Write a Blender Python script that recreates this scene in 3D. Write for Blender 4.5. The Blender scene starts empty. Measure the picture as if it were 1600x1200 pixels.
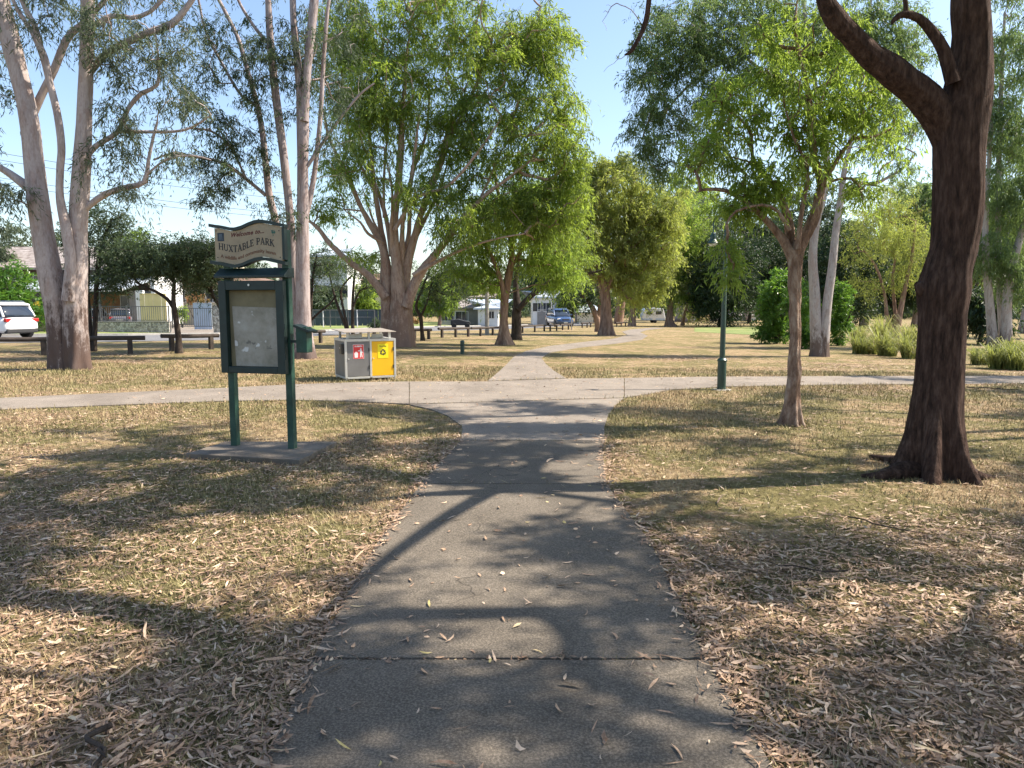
import bpy, math, random
import numpy as np
from mathutils import Vector, Matrix

S = bpy.context.scene
COL = S.collection
random.seed(4)
RNG = np.random.default_rng(11)

# ------------------------------------------------------------------ camera, sky, sun, exposure
FPX, CX, CY, HY, CAMH = 1150.0, 800.0, 600.0, 475.0, 1.6
PITCH = math.atan((CY - HY) / FPX)
cam_data = bpy.data.cameras.new('camera')
cam = bpy.data.objects.new('camera', cam_data)
COL.objects.link(cam)
cam.location = (0, 0, CAMH)
cam.rotation_euler = (math.pi / 2 - PITCH, 0, 0)
cam_data.sensor_width = 36
cam_data.lens = 36 * FPX / 1600
cam_data.clip_start = 0.05
cam_data.clip_end = 3000
S.camera = cam

SUN_EL = math.radians(50)
SUN_AZ = math.radians(80)           # clockwise from +Y (the view direction)
world = bpy.data.worlds.new('World')
S.world = world
world.use_nodes = True
wn = world.node_tree
bg = wn.nodes['Background']
sky = wn.nodes.new('ShaderNodeTexSky')
sky.sky_type = 'NISHITA'
sky.sun_disc = False
sky.sun_elevation = SUN_EL
sky.sun_rotation = SUN_AZ
sky.air_density = 1.0
sky.dust_density = 1.1
sky.ozone_density = 1.0
wn.links.new(sky.outputs[0], bg.inputs[0])
bg.inputs[1].default_value = 0.12
sd = bpy.data.lights.new('sun', 'SUN')
sd.energy = 5.0
sd.angle = math.radians(0.55)
sd.color = (1.0, 0.90, 0.76)
sun = bpy.data.objects.new('sun', sd)
COL.objects.link(sun)
sv = Vector((math.sin(SUN_AZ) * math.cos(SUN_EL), math.cos(SUN_AZ) * math.cos(SUN_EL), math.sin(SUN_EL)))
sun.rotation_euler = sv.to_track_quat('Z', 'Y').to_euler()
sun.location = (20, 0, 30)
S.view_settings.view_transform = 'Standard'
S.view_settings.look = 'None'
S.view_settings.exposure = 1.15
S.view_settings.gamma = 1.0
S.cycles.max_bounces = 8
S.cycles.diffuse_bounces = 4
S.cycles.transmission_bounces = 4
S.cycles.transparent_max_bounces = 8
S.cycles.use_denoising = True

# ------------------------------------------------------------------ terrain function and pixel helpers
def gz(x, y):
    u = (np.asarray(y, float) + np.asarray(x, float)) - 12.0
    s = 4.0 * np.log1p(np.exp(np.clip(u / 4.0, -30, 30)))
    s = np.where(u > 100, u, s)
    return -2.6 * np.tanh(0.014 * s / 2.6)

def ray(px, py):
    c, s = math.cos(PITCH), math.sin(PITCH)
    a, b = px - CX, CY - py
    return np.array([a, c * FPX + s * b, -s * FPX + c * b])

def G(px, py):
    """ground point seen at a pixel of the 1600x1200 photograph"""
    d = ray(px, py)
    z = 0.0
    for _ in range(60):
        t = (z - CAMH) / d[2]
        z = 0.5 * z + 0.5 * float(gz(d[0] * t, d[1] * t))
    t = (z - CAMH) / d[2]
    return np.array([d[0] * t, d[1] * t, z])

def W(px, py, Y):
    """point seen at a pixel, at distance Y in front of the camera"""
    d = ray(px, py)
    t = Y / d[1]
    return np.array([d[0] * t, Y, CAMH + d[2] * t])

# ------------------------------------------------------------------ object helpers
def tag(o, label=None, cat=None, group=None, kind=None):
    if label: o['label'] = label
    if cat: o['category'] = cat
    if group: o['group'] = group
    if kind: o['kind'] = kind
    return o

def thing(name, label, cat, loc=(0, 0, 0), rz=0.0, group=None):
    o = bpy.data.objects.new(name, None)
    o.empty_display_size = 0.2
    COL.objects.link(o)
    o.location = [float(v) for v in loc]
    o.rotation_euler = (0, 0, rz)
    return tag(o, label, cat, group)

def copy_tree(o, parent=None):
    c = o.copy()
    COL.objects.link(c)
    c.parent = parent
    for ch in list(o.children):
        copy_tree(ch, c)
    return c

def mk(name, V, faces, mat, parent=None, attrs=None, smooth=True):
    """mesh from numpy arrays: faces is a list of (M,k) index arrays"""
    me = bpy.data.meshes.new(name)
    V = np.ascontiguousarray(V, dtype=np.float32)
    me.vertices.add(len(V))
    me.vertices.foreach_set('co', V.ravel())
    faces = [f for f in faces if len(f)]
    loops = np.concatenate([np.asarray(f, np.int32).ravel() for f in faces])
    tot = np.concatenate([np.full(len(f), np.asarray(f).shape[1], np.int32) for f in faces])
    start = np.concatenate([[0], np.cumsum(tot)[:-1]]).astype(np.int32)
    me.loops.add(len(loops))
    me.loops.foreach_set('vertex_index', loops)
    me.polygons.add(len(tot))
    me.polygons.foreach_set('loop_start', start)
    me.polygons.foreach_set('loop_total', tot)
    me.polygons.foreach_set('use_smooth', np.full(len(tot), bool(smooth)))
    if attrs:
        for k, v in attrs.items():
            a = me.attributes.new(k, 'FLOAT', 'POINT')
            a.data.foreach_set('value', np.ascontiguousarray(v, dtype=np.float32))
    me.update(calc_edges=True)
    o = bpy.data.objects.new(name, me)
    COL.objects.link(o)
    if mat: me.materials.append(mat)
    o.parent = parent
    return o

class MB:
    """collects simple solids, then links them as one mesh object"""
    def __init__(s):
        s.v = []; s.f = []
    def add(s, vs, fs):
        n = len(s.v)
        s.v += [tuple(float(c) for c in v) for v in vs]
        s.f += [tuple(i + n for i in f) for f in fs]
        return s
    def box(s, c, d, rz=0.0, rx=0.0, ry=0.0):
        m = Matrix.Rotation(rz, 3, 'Z') @ Matrix.Rotation(ry, 3, 'Y') @ Matrix.Rotation(rx, 3, 'X')
        vs = []
        for z in (-.5, .5):
            for x, y in ((-.5, -.5), (.5, -.5), (.5, .5), (-.5, .5)):
                p = m @ Vector((x * d[0], y * d[1], z * d[2]))
                vs.append((p.x + c[0], p.y + c[1], p.z + c[2]))
        return s.add(vs, [(3, 2, 1, 0), (4, 5, 6, 7), (0, 1, 5, 4), (1, 2, 6, 5), (2, 3, 7, 6), (3, 0, 4, 7)])
    def prism(s, pts, y0, y1, axis='y'):
        """closed outline in (a,b) swept along an axis: y -> (a, y, b); z -> (a, b, z); x -> (x, a, b)"""
        n = len(pts)
        def m(a, b, t):
            return (a, t, b) if axis == 'y' else ((a, b, t) if axis == 'z' else (t, a, b))
        vs = [m(a, b, y0) for a, b in pts] + [m(a, b, y1) for a, b in pts]
        fs = [tuple(range(n)), tuple(range(2 * n - 1, n - 1, -1))]
        for i in range(n):
            j = (i + 1) % n
            fs.append((j, i, i + n, j + n))
        return s.add(vs, fs)
    def cyl(s, p0, p1, r0, r1=None, n=12, cap=True):
        r1 = r0 if r1 is None else r1
        p0 = Vector(p0); p1 = Vector(p1)
        d = (p1 - p0).normalized()
        a = d.orthogonal().normalized(); b = d.cross(a)
        vs = []
        for p, r in ((p0, r0), (p1, r1)):
            for k in range(n):
                t = 2 * math.pi * k / n
                vs.append(p + a * (r * math.cos(t)) + b * (r * math.sin(t)))
        fs = [(k, (k + 1) % n, n + (k + 1) % n, n + k) for k in range(n)]
        if cap:
            fs += [tuple(range(n - 1, -1, -1)), tuple(range(n, 2 * n))]
        return s.add(vs, fs)
    def lathe(s, prof, c=(0, 0, 0), n=20):
        vs = []; fs = []
        for r, z in prof:
            for k in range(n):
                t = 2 * math.pi * k / n
                vs.append((c[0] + r * math.cos(t), c[1] + r * math.sin(t), c[2] + z))
        for i in range(len(prof) - 1):
            for k in range(n):
                j = (k + 1) % n
                fs.append((i * n + k, i * n + j, (i + 1) * n + j, (i + 1) * n + k))
        fs.append(tuple(range(n - 1, -1, -1)))
        fs.append(tuple((len(prof) - 1) * n + k for k in range(n)))
        return s.add(vs, fs)
    def tube(s, pts, r, n=8):
        for a, b in zip(pts[:-1], pts[1:]):
            s.cyl(a, b, r, r, n)
        return s
    def build(s, name, mat, parent=None, bevel=0.0, smooth=False, loc=None):
        me = bpy.data.meshes.new(name)
        me.from_pydata(s.v, [], s.f)
        me.polygons.foreach_set('use_smooth', [bool(smooth)] * len(me.polygons))
        me.update()
        o = bpy.data.objects.new(name, me)
        COL.objects.link(o)
        if mat: me.materials.append(mat)
        o.parent = parent
        if loc is not None: o.location = loc
        if bevel:
            b = o.modifiers.new('bevel', 'BEVEL')
            b.width = bevel; b.segments = 2; b.limit_method = 'ANGLE'
        return o

# ------------------------------------------------------------------ materials
def new_mat(name):
    m = bpy.data.materials.new(name)
    m.use_nodes = True
    nt = m.node_tree
    return m, nt, nt.nodes['Principled BSDF']

def nodes_noise(nt, vec, scale, detail=4.0, rough=0.55):
    n = nt.nodes.new('ShaderNodeTexNoise')
    n.inputs['Scale'].default_value = scale
    n.inputs['Detail'].default_value = detail
    n.inputs['Roughness'].default_value = rough
    if vec is not None: nt.links.new(vec, n.inputs['Vector'])
    return n.outputs['Fac']

def ramp(nt, fac, stops):
    r = nt.nodes.new('ShaderNodeValToRGB')
    e = r.color_ramp.elements
    while len(e) < len(stops): e.new(0.5)
    for k, (p, c) in enumerate(stops):
        e[k].position = p
        e[k].color = (c[0], c[1], c[2], 1) if hasattr(c, '__len__') else (c, c, c, 1)
    nt.links.new(fac, r.inputs['Fac'])
    return r.outputs['Color']

def mixc(nt, fac, a, b, mode='MIX'):
    m = nt.nodes.new('ShaderNodeMix')
    m.data_type = 'RGBA'; m.blend_type = mode
    for i, v in ((0, fac), (6, a), (7, b)):
        if hasattr(v, 'is_linked'): nt.links.new(v, m.inputs[i])
        elif hasattr(v, '__len__'): m.inputs[i].default_value = (v[0], v[1], v[2], 1)
        else: m.inputs[i].default_value = v
    return m.outputs[2]

def mapping(nt, vec, scale):
    m = nt.nodes.new('ShaderNodeMapping')
    m.inputs['Scale'].default_value = scale
    nt.links.new(vec, m.inputs['Vector'])
    return m.outputs[0]

def bump(nt, b, h, strength, dist):
    n = nt.nodes.new('ShaderNodeBump')
    n.inputs['Strength'].default_value = strength
    n.inputs['Distance'].default_value = dist
    nt.links.new(h, n.inputs['Height'])
    nt.links.new(n.outputs[0], b.inputs['Normal'])

def objco(nt):
    return nt.nodes.new('ShaderNodeTexCoord').outputs['Object']

def worldco(nt):
    return nt.nodes.new('ShaderNodeNewGeometry').outputs['Position']

def paint(name, c, rough=0.5, metal=0.0, var=0.15, scale=6.0, bumpd=0.0, dirt=None, spec=0.5, coat=0.0):
    m, nt, b = new_mat(name)
    v = objco(nt)
    f = nodes_noise(nt, v, scale, 6)
    lo = [x * (1 - var) for x in c]; hi = [min(1, x * (1 + var)) for x in c]
    col = ramp(nt, f, [(0.3, lo), (0.7, hi)])
    if dirt:
        f2 = nodes_noise(nt, v, scale * 0.45, 8, 0.7)
        k = ramp(nt, f2, [(0.5, 0.0), (0.72, 1.0)])
        col = mixc(nt, k, col, dirt)
    nt.links.new(col, b.inputs['Base Color'])
    b.inputs['Roughness'].default_value = rough
    b.inputs['Metallic'].default_value = metal
    b.inputs['Specular IOR Level'].default_value = spec
    b.inputs['Coat Weight'].default_value = coat
    if bumpd: bump(nt, b, nodes_noise(nt, v, scale * 8, 5), 0.6, bumpd)
    return m

def glassy(name, c=(0.02, 0.025, 0.03), rough=0.06):
    return paint(name, c, rough, 0.0, 0.1, 2.0, spec=0.8)

def leaf_mat(name, c0, c1, c2, trans=(0.25, 0.38, 0.06), tw=0.4, rough=0.5):
    m, nt, b = new_mat(name)
    a = nt.nodes.new('ShaderNodeAttribute'); a.attribute_name = 'v'
    col = ramp(nt, a.outputs['Fac'], [(0.0, c0), (0.5, c1), (1.0, c2)])
    nt.links.new(col, b.inputs['Base Color'])
    b.inputs['Roughness'].default_value = rough
    b.inputs['Specular IOR Level'].default_value = 0.35
    t = nt.nodes.new('ShaderNodeBsdfTranslucent')
    tc = ramp(nt, a.outputs['Fac'], [(0.0, [x * 0.55 for x in trans]), (1.0, [min(1, x * 1.3) for x in trans])])
    nt.links.new(tc, t.inputs['Color'])
    mx = nt.nodes.new('ShaderNodeMixShader')
    mx.inputs[0].default_value = tw
    nt.links.new(b.outputs[0], mx.inputs[1]); nt.links.new(t.outputs[0], mx.inputs[2])
    nt.links.new(mx.outputs[0], nt.nodes['Material Output'].inputs['Surface'])
    return m

def bark_smooth(name, pale, mid, dark, rot=None, streak=0.75, st=(9, 9, 1.2), th=(0.52, 0.64)):
    """smooth gum bark that sheds in patches; rough dark butt near the ground"""
    m, nt, b = new_mat(name)
    v = objco(nt)
    s1 = mapping(nt, v, (2.2, 2.2, 0.7))
    f1 = nodes_noise(nt, s1, 1.3, 7, 0.6)
    s2 = mapping(nt, v, st)
    f2 = nodes_noise(nt, s2, 1.6, 8, 0.7)
    col = ramp(nt, f1, [(0.34, mid), (0.46, pale), (0.56, [x * 0.84 for x in pale]), (0.66, [mid[0] * 1.05, mid[1] * .92, mid[2] * .84])])
    f5 = nodes_noise(nt, mapping(nt, v, (5, 5, 2.0)), 1.0, 4, 0.5)
    col = mixc(nt, ramp(nt, f5, [(0.56, 0.0), (0.60, 0.55)]), col, [mid[0] * 0.95, mid[1] * .80, mid[2] * .70])
    k = ramp(nt, f2, [(th[0], 0.0), (th[1], streak)])
    col = mixc(nt, k, col, dark)
    f4 = nodes_noise(nt, mapping(nt, v, (30, 30, 12)), 1.0, 3, 0.5)
    col = mixc(nt, 0.35, col, ramp(nt, f4, [(0.3, [x * 0.7 for x in mid]), (0.7, pale)]))
    if rot:
        sx = nt.nodes.new('ShaderNodeSeparateXYZ'); nt.links.new(v, sx.inputs[0])
        mr = nt.nodes.new('ShaderNodeMapRange')
        mr.inputs['From Min'].default_value = rot[0]; mr.inputs['From Max'].default_value = rot[1]
        mr.inputs['To Min'].default_value = 0.34; mr.inputs['To Max'].default_value = 0.0
        nt.links.new(sx.outputs['Z'], mr.inputs['Value'])
        f3 = nodes_noise(nt, mapping(nt, v, (6, 6, 2.4)), 1.0, 8, 0.75)
        ad = nt.nodes.new('ShaderNodeMath'); ad.operation = 'ADD'
        nt.links.new(mr.outputs[0], ad.inputs[0]); nt.links.new(f3, ad.inputs[1])
        k2 = ramp(nt, ad.outputs[0], [(0.60, 0.0), (0.74, 0.9)])
        col = mixc(nt, k2, col, rot[2])
    nt.links.new(col, b.inputs['Base Color'])
    b.inputs['Roughness'].default_value = 0.75
    b.inputs['Specular IOR Level'].default_value = 0.25
    bump(nt, b, f2, 0.5, 0.03)
    return m

def bark_rough(name, a, c, d, sc=(14, 14, 2.2), dist=0.05):
    m, nt, b = new_mat(name)
    v = objco(nt)
    f = nodes_noise(nt, mapping(nt, v, sc), 1.0, 9, 0.68)
    g = nodes_noise(nt, mapping(nt, v, (3, 3, 1.2)), 1.0, 5, 0.6)
    col = ramp(nt, f, [(0.34, a), (0.5, c), (0.68, d)])
    col = mixc(nt, ramp(nt, g, [(0.35, 0.0), (0.7, 0.6)]), col, mixc(nt, 0.5, col, c))
    nt.links.new(col, b.inputs['Base Color'])
    b.inputs['Roughness'].default_value = 0.9
    b.inputs['Specular IOR Level'].default_value = 0.15
    bump(nt, b, f, 1.0, dist)
    return m

M = {}
M['gum'] = bark_smooth('bark_gum', (0.47, 0.405, 0.385), (0.33, 0.265, 0.245), (0.15, 0.10, 0.085), (0.0, 2.8, (0.075, 0.045, 0.035)), 0.65)
M['gum_grey'] = bark_smooth('bark_gum_grey', (0.43, 0.365, 0.355), (0.27, 0.215, 0.21), (0.12, 0.075, 0.07), (0.0, 1.0, (0.10, 0.07, 0.06)), 0.85, (14, 14, 0.8), (0.49, 0.60))
M['gum_red'] = bark_smooth('bark_gum_red', (0.47, 0.35, 0.275), (0.31, 0.20, 0.155), (0.13, 0.075, 0.055), (0.0, 3.4, (0.21, 0.13, 0.095)))
M['gum_pale'] = bark_smooth('bark_gum_pale', (0.47, 0.43, 0.41), (0.34, 0.30, 0.285), (0.17, 0.13, 0.12), (0.0, 1.4, (0.11, 0.075, 0.06)))
M['paperbark'] = bark_rough('bark_paper', (0.10, 0.052, 0.034), (0.29, 0.19, 0.14), (0.54, 0.43, 0.35), (10, 10, 3.4), 0.08)
M['ironbark'] = bark_rough('bark_dark', (0.022, 0.014, 0.011), (0.074, 0.044, 0.034), (0.155, 0.100, 0.078), (24, 24, 5.0), 0.07)
M['brownbark'] = bark_rough('bark_brown', (0.12, 0.07, 0.05), (0.27, 0.175, 0.13), (0.42, 0.30, 0.23), (8, 8, 1.4), 0.06)
M['darkbark'] = bark_rough('bark_small', (0.022, 0.017, 0.014), (0.052, 0.040, 0.033), (0.10, 0.08, 0.065), (10, 10, 3), 0.02)

M['leaf_gum'] = leaf_mat('leaves_gum', (0.05, 0.085, 0.03), (0.105, 0.155, 0.042), (0.20, 0.265, 0.06), (0.44, 0.58, 0.08), 0.5)
M['leaf_olive'] = leaf_mat('leaves_olive', (0.075, 0.09, 0.035), (0.16, 0.18, 0.06), (0.29, 0.31, 0.09), (0.54, 0.62, 0.12), 0.48)
M['leaf_lime'] = leaf_mat('leaves_lime', (0.055, 0.095, 0.025), (0.11, 0.17, 0.035), (0.20, 0.28, 0.05), (0.44, 0.60, 0.09), 0.5)
M['leaf_blue'] = leaf_mat('leaves_bluegreen', (0.04, 0.075, 0.04), (0.08, 0.13, 0.06), (0.15, 0.205, 0.085), (0.30, 0.43, 0.12), 0.42)
M['leaf_dark'] = leaf_mat('leaves_dark', (0.012, 0.026, 0.012), (0.022, 0.045, 0.018), (0.045, 0.08, 0.025), (0.07, 0.13, 0.03), 0.22)
M['leaf_grey'] = leaf_mat('leaves_greygreen', (0.05, 0.07, 0.05), (0.085, 0.11, 0.07), (0.14, 0.17, 0.10), (0.18, 0.24, 0.10), 0.3)
M['leaf_small'] = leaf_mat('leaves_small_dark', (0.03, 0.05, 0.032), (0.055, 0.085, 0.048), (0.10, 0.14, 0.065), (0.14, 0.20, 0.07), 0.3)
M['leaf_bush'] = leaf_mat('leaves_bush', (0.03, 0.075, 0.015), (0.06, 0.14, 0.022), (0.12, 0.24, 0.035), (0.25, 0.45, 0.05), 0.35, 0.35)
M['leaf_yellow'] = leaf_mat('leaves_yellow', (0.30, 0.22, 0.02), (0.50, 0.38, 0.03), (0.65, 0.5, 0.05), (0.6, 0.5, 0.05), 0.4)
M['leaf_flower'] = leaf_mat('flowers_orange', (0.10, 0.15, 0.04), (0.26, 0.20, 0.07), (0.62, 0.24, 0.18), (0.5, 0.28, 0.14), 0.35)
M['long_grass'] = leaf_mat('long_grass', (0.10, 0.13, 0.035), (0.21, 0.235, 0.07), (0.38, 0.33, 0.15), (0.34, 0.38, 0.09), 0.45)

# ------------------------------------------------------------------ tubes and leaves in numpy
def catmull(P, n):
    P = np.asarray(P, float)
    Q = np.vstack([2 * P[0] - P[1], P, 2 * P[-1] - P[-2]])
    out = []
    for i in range(len(P) - 1):
        p0, p1, p2, p3 = Q[i], Q[i + 1], Q[i + 2], Q[i + 3]
        L = np.linalg.norm(p2[:3] - p1[:3])
        k = max(2, int(np.ceil(L / n)))
        t = np.linspace(0, 1, k, endpoint=False)[:, None]
        out.append(0.5 * ((2 * p1) + (-p0 + p2) * t + (2 * p0 - 5 * p1 + 4 * p2 - p3) * t ** 2 + (-p0 + 3 * p1 - 3 * p2 + p3) * t ** 3))
    out.append(P[-1:])
    return np.vstack(out)

def snoise(P, f, seed):
    r = np.random.default_rng(seed)
    s = np.zeros(len(P)); a = 1.0; tot = 0
    for o in range(4):
        for _ in range(3):
            k = r.normal(size=3); k /= np.linalg.norm(k)
            s += a * np.sin(P @ (k * f * 2 ** o) + r.uniform(0, 6.28))
            tot += a
        a *= 0.55
    return s / tot * 2

class Tubes:
    def __init__(s):
        s.V = []; s.F = []; s.n = 0
    def add(s, pts, step=0.25, seg=8, rough=0.0, rfreq=6.0, flare=None, ridges=None, base=None, seed=1):
        """pts: (N,4) x y z r"""
        P = catmull(pts, step) if len(pts) > 1 else np.asarray(pts)
        C = P[:, :3]; R = np.maximum(P[:, 3], 0.002)
        T = np.gradient(C, axis=0)
        T /= np.linalg.norm(T, axis=1)[:, None] + 1e-9
        u = np.cross(T[0], [0.3, 1, 0.1]); u /= np.linalg.norm(u)
        U = [u]
        for i in range(1, len(C)):
            u = U[-1] - T[i] * np.dot(U[-1], T[i]); u /= np.linalg.norm(u) + 1e-9
            U.append(u)
        U = np.array(U); B = np.cross(T, U)
        th = np.linspace(0, 2 * np.pi, seg, endpoint=False)
        dirs = U[:, None, :] * np.cos(th)[None, :, None] + B[:, None, :] * np.sin(th)[None, :, None]
        rr = np.repeat(R[:, None], seg, 1)
        if flare:
            hgt = C[:, 2] - (base if base is not None else C[0, 2])
            amt = flare[0] * np.exp(-np.maximum(hgt, 0) / flare[1])
            lob = 0.55 + 0.45 * np.cos(flare[2] * th + seed) + 0.25 * np.cos((flare[2] + 2) * th + seed * 2.3)
            rr = rr * (1 + amt[:, None] * np.maximum(lob, 0)[None, :])
        if ridges:
            hh = C[:, 2][:, None]
            rr = rr * (1 + ridges[0] * np.sin(ridges[1] * th[None, :] + 0.8 * np.sin(hh * 1.3 + seed)) + ridges[0] * .6 * np.sin(ridges[1] * 1.7 * th[None, :] + hh * .5 + seed))
        V = C[:, None, :] + dirs * rr[:, :, None]
        if ridges and len(ridges) > 2:
            Q = V.reshape(-1, 3) * np.array([1, 1, 0.16])
            n2 = np.abs(snoise(Q, ridges[2], seed + 9)).reshape(rr.shape)
            n3 = snoise(V.reshape(-1, 3) * np.array([1, 1, 0.5]), ridges[2] * 2.2, seed + 19).reshape(rr.shape)
            V = V + dirs * (ridges[3] * (n2 - 0.4) + ridges[3] * .35 * n3)[:, :, None]
        if rough:
            nz = snoise(V.reshape(-1, 3) * np.array([1, 1, 0.35]), rfreq, seed).reshape(rr.shape)
            V = V + dirs * (rr * nz * rough)[:, :, None]
        n = len(C)
        i = np.arange(n - 1)[:, None] * seg; k = np.arange(seg)[None, :]; k2 = (k + 1) % seg
        F = np.stack([i + k, i + k2, i + seg + k2, i + seg + k], -1).reshape(-1, 4) + s.n
        s.V.append(V.reshape(-1, 3)); s.F.append(F)
        s.n += n * seg
        return s
    def build(s, name, mat, parent, off=(0, 0, 0)):
        return mk(name, np.vstack(s.V) - np.array(off), [np.vstack(s.F)], mat, parent)

def leaves(centres, R, nspr, nlv, L, Wd, droop=0.6, down=0.7, flat=0.7, rng=RNG, sprig_up=0.1):
    """sprays of leaves round clump centres; returns V, F(quads), v attribute"""
    n = len(centres)
    C = np.repeat(centres, nspr, 0)
    Rr = np.repeat(R, nspr) * rng.uniform(0.5, 1.15, n * nspr)
    D = rng.normal(size=(n * nspr, 3)); D[:, 2] = D[:, 2] * flat + sprig_up
    D /= np.linalg.norm(D, axis=1)[:, None]
    cv = np.repeat(rng.uniform(0, 1, n), nspr) * 0.45 + rng.uniform(0, 1, n * nspr) * 0.25
    t = rng.uniform(0.12, 1.0, (n * nspr, nlv)) ** 0.8
    P = C[:, None, :] + D[:, None, :] * (Rr[:, None] * t)[:, :, None]
    P[:, :, 2] -= droop * (t ** 2) * Rr[:, None]
    P = P.reshape(-1, 3) + rng.normal(size=(n * nspr * nlv, 3)) * 0.06 * float(np.mean(R))
    m = len(P)
    A = np.repeat(D, nlv, 0) * 0.5 + rng.normal(size=(m, 3)) * 0.55
    A[:, 2] -= down * 1.3
    A /= np.linalg.norm(A, axis=1)[:, None]
    Sd = np.cross(A, rng.normal(size=(m, 3)))
    Sd /= np.linalg.norm(Sd, axis=1)[:, None] + 1e-9
    Nn = np.cross(A, Sd)
    l = (L * rng.uniform(0.65, 1.25, m))[:, None]; w = (Wd * rng.uniform(0.7, 1.2, m))[:, None]
    b = rng.uniform(-0.12, 0.12, m)[:, None]
    V = np.stack([P, P + A * l * 0.42 + Sd * w * 0.5 + Nn * l * b, P + A * l + Nn * l * b * 0.2, P + A * l * 0.42 - Sd * w * 0.5 + Nn * l * b], 1).reshape(-1, 3)
    F = np.arange(m * 4).reshape(-1, 4)
    v = np.clip(np.repeat(cv, nlv) + rng.uniform(0, 0.3, m), 0, 1)
    return V, F, np.repeat(v, 4)

def ell_points(ells, rng):
    """(cx,cy,cz,rx,ry,rz,n) metric ellipsoids -> clump centres, denser near the skin"""
    out = []
    for (cx, cy, cz, rx, ry, rz, n) in ells:
        d = rng.normal(size=(n, 3)); d /= np.linalg.norm(d, axis=1)[:, None]
        r = rng.uniform(0.08, 1.0, n) ** 0.5
        out.append(np.array([cx, cy, cz]) + d * r[:, None] * np.array([rx, ry, rz]))
    return np.vstack(out)

def grow_tree(name, label, base, limbs, ells, bark, leafm, clump_r=0.7, nspr=9, nlv=14, L=0.16, Wd=0.03,
              droop=0.6, down=0.7, flat=0.7, seg=14, step=0.25, rough=0.05, flare=(0.5, 0.35, 5), ridges=None,
              twig=0.012, group=None, seed=1, up_pen=0.9, min_h=0.25, rfreq=6.0, cat='tree', bare=None, thick=1.0, trunk_first=0):
    rng = np.random.default_rng(seed * 7 + 3)
    base = np.asarray(base, float)
    root = thing(name, label, cat, base, 0, group)
    tb = Tubes()
    nodes = []; 
    for k, lb in enumerate(limbs):
        lb = np.asarray(lb, float)
        big = lb[0, 3] > 0.1
        on_ground = lb[0, 2] < base[2] + 0.15
        tb.add(lb, step if big else max(step, 0.3), seg if big else 8, rough, rfreq,
               flare if on_ground else None, ridges if big else None, base[2], seed + k)
        Pn = catmull(lb, 0.5)
        nodes.append(Pn[:, :3][1:] if len(Pn) > 2 else Pn[:, :3])
    N = np.vstack(nodes)
    top = N[:, 2].max() - base[2]
    N = N[N[:, 2] > base[2] + min_h * top]
    Cc = ell_points(ells, rng) if ells else np.zeros((0, 3))
    if bare is not None and len(bare):
        Bc = ell_points(bare, rng)
    else:
        Bc = np.zeros((0, 3))
    allc = np.vstack([Cc, Bc])
    if len(allc):
        d = np.array([np.min(np.linalg.norm(N - c, axis=1)) for c in allc])
        order = np.argsort(d)
        pos = [p for p in N]; par = [-1] * len(N)
        arr = np.zeros((len(N) + 6 * len(allc) + 8, 3)); arr[:len(N)] = N; cnt = len(N)
        chains = []
        for ci in order:
            c = allc[ci]
            df = arr[:cnt] - c
            dist = np.linalg.norm(df, axis=1)
            cost = dist + up_pen * np.maximum(df[:, 2] + 0.15 * dist, 0)
            j = int(np.argmin(cost))
            p0 = arr[j].copy(); Ld = dist[j]
            k = max(2, min(6, int(Ld / 0.45) + 1))
            ch = [j]; prev = j
            arch = 0.10 * Ld * rng.uniform(-0.3, 1.0)
            side = rng.normal(size=3) * 0.10 * Ld
            for q in range(1, k + 1):
                t = q / k
                p = p0 + (c - p0) * t + np.array([0, 0, 1]) * arch * math.sin(math.pi * t) + side * math.sin(math.pi * t) + (rng.normal(size=3) * 0.03 * Ld if q < k else 0)
                arr[cnt] = p; par.append(prev); prev = cnt; ch.append(cnt); cnt += 1
            chains.append(ch)
        load = np.zeros(cnt)
        for ch in chains:
            q = ch[-1]
            while q != -1:
                load[q] += 1
                q = par[q]
        for ch in chains:
            pts = []
            for q in ch:
                r = twig * thick * max(1.0, load[q]) ** 0.5
                pts.append([*arr[q], r])
            pts[0][3] = min(pts[1][3] * 1.15, pts[0][3])
            tb.add(np.array(pts), 10.0 if len(pts) > 3 else 0.6, 5 if pts[0][3] < 0.05 else 7)
    tr = tb.build('trunk', bark, root, base)
    if len(Cc):
        R = clump_r * rng.uniform(0.6, 1.3, len(Cc))
        V, F, v = leaves(Cc, R, nspr, nlv, L, Wd, droop, down, flat, rng)
        mk('crown', V - base, [F], leafm, root, {'v': v}, smooth=False)
    return root

def PL(pts, Y, dy=0.0, k=0.88):
    """limb from (px,py,width_px[,dY]) at distance Y -> metric x,y,z,r"""
    out = []
    for p in pts:
        yy = Y + dy + (p[3] if len(p) > 3 else 0)
        w = W(p[0], p[1], yy)
        out.append([w[0], w[1], w[2], 0.5 * k * p[2] * yy / FPX])
    return np.array(out)

def PE(lst, Y):
    """ellipsoids from (px,py,rx_px,ry_px,n[,dY[,ry_m]])"""
    out = []
    for e in lst:
        yy = Y + (e[5] if len(e) > 5 else 0)
        c = W(e[0], e[1], yy); s = yy / FPX
        dm = e[6] if len(e) > 6 else max(e[2], e[3]) * s * 0.8
        out.append((c[0], c[1], c[2], e[2] * s, dm, e[3] * s, e[4]))
    return out

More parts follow.
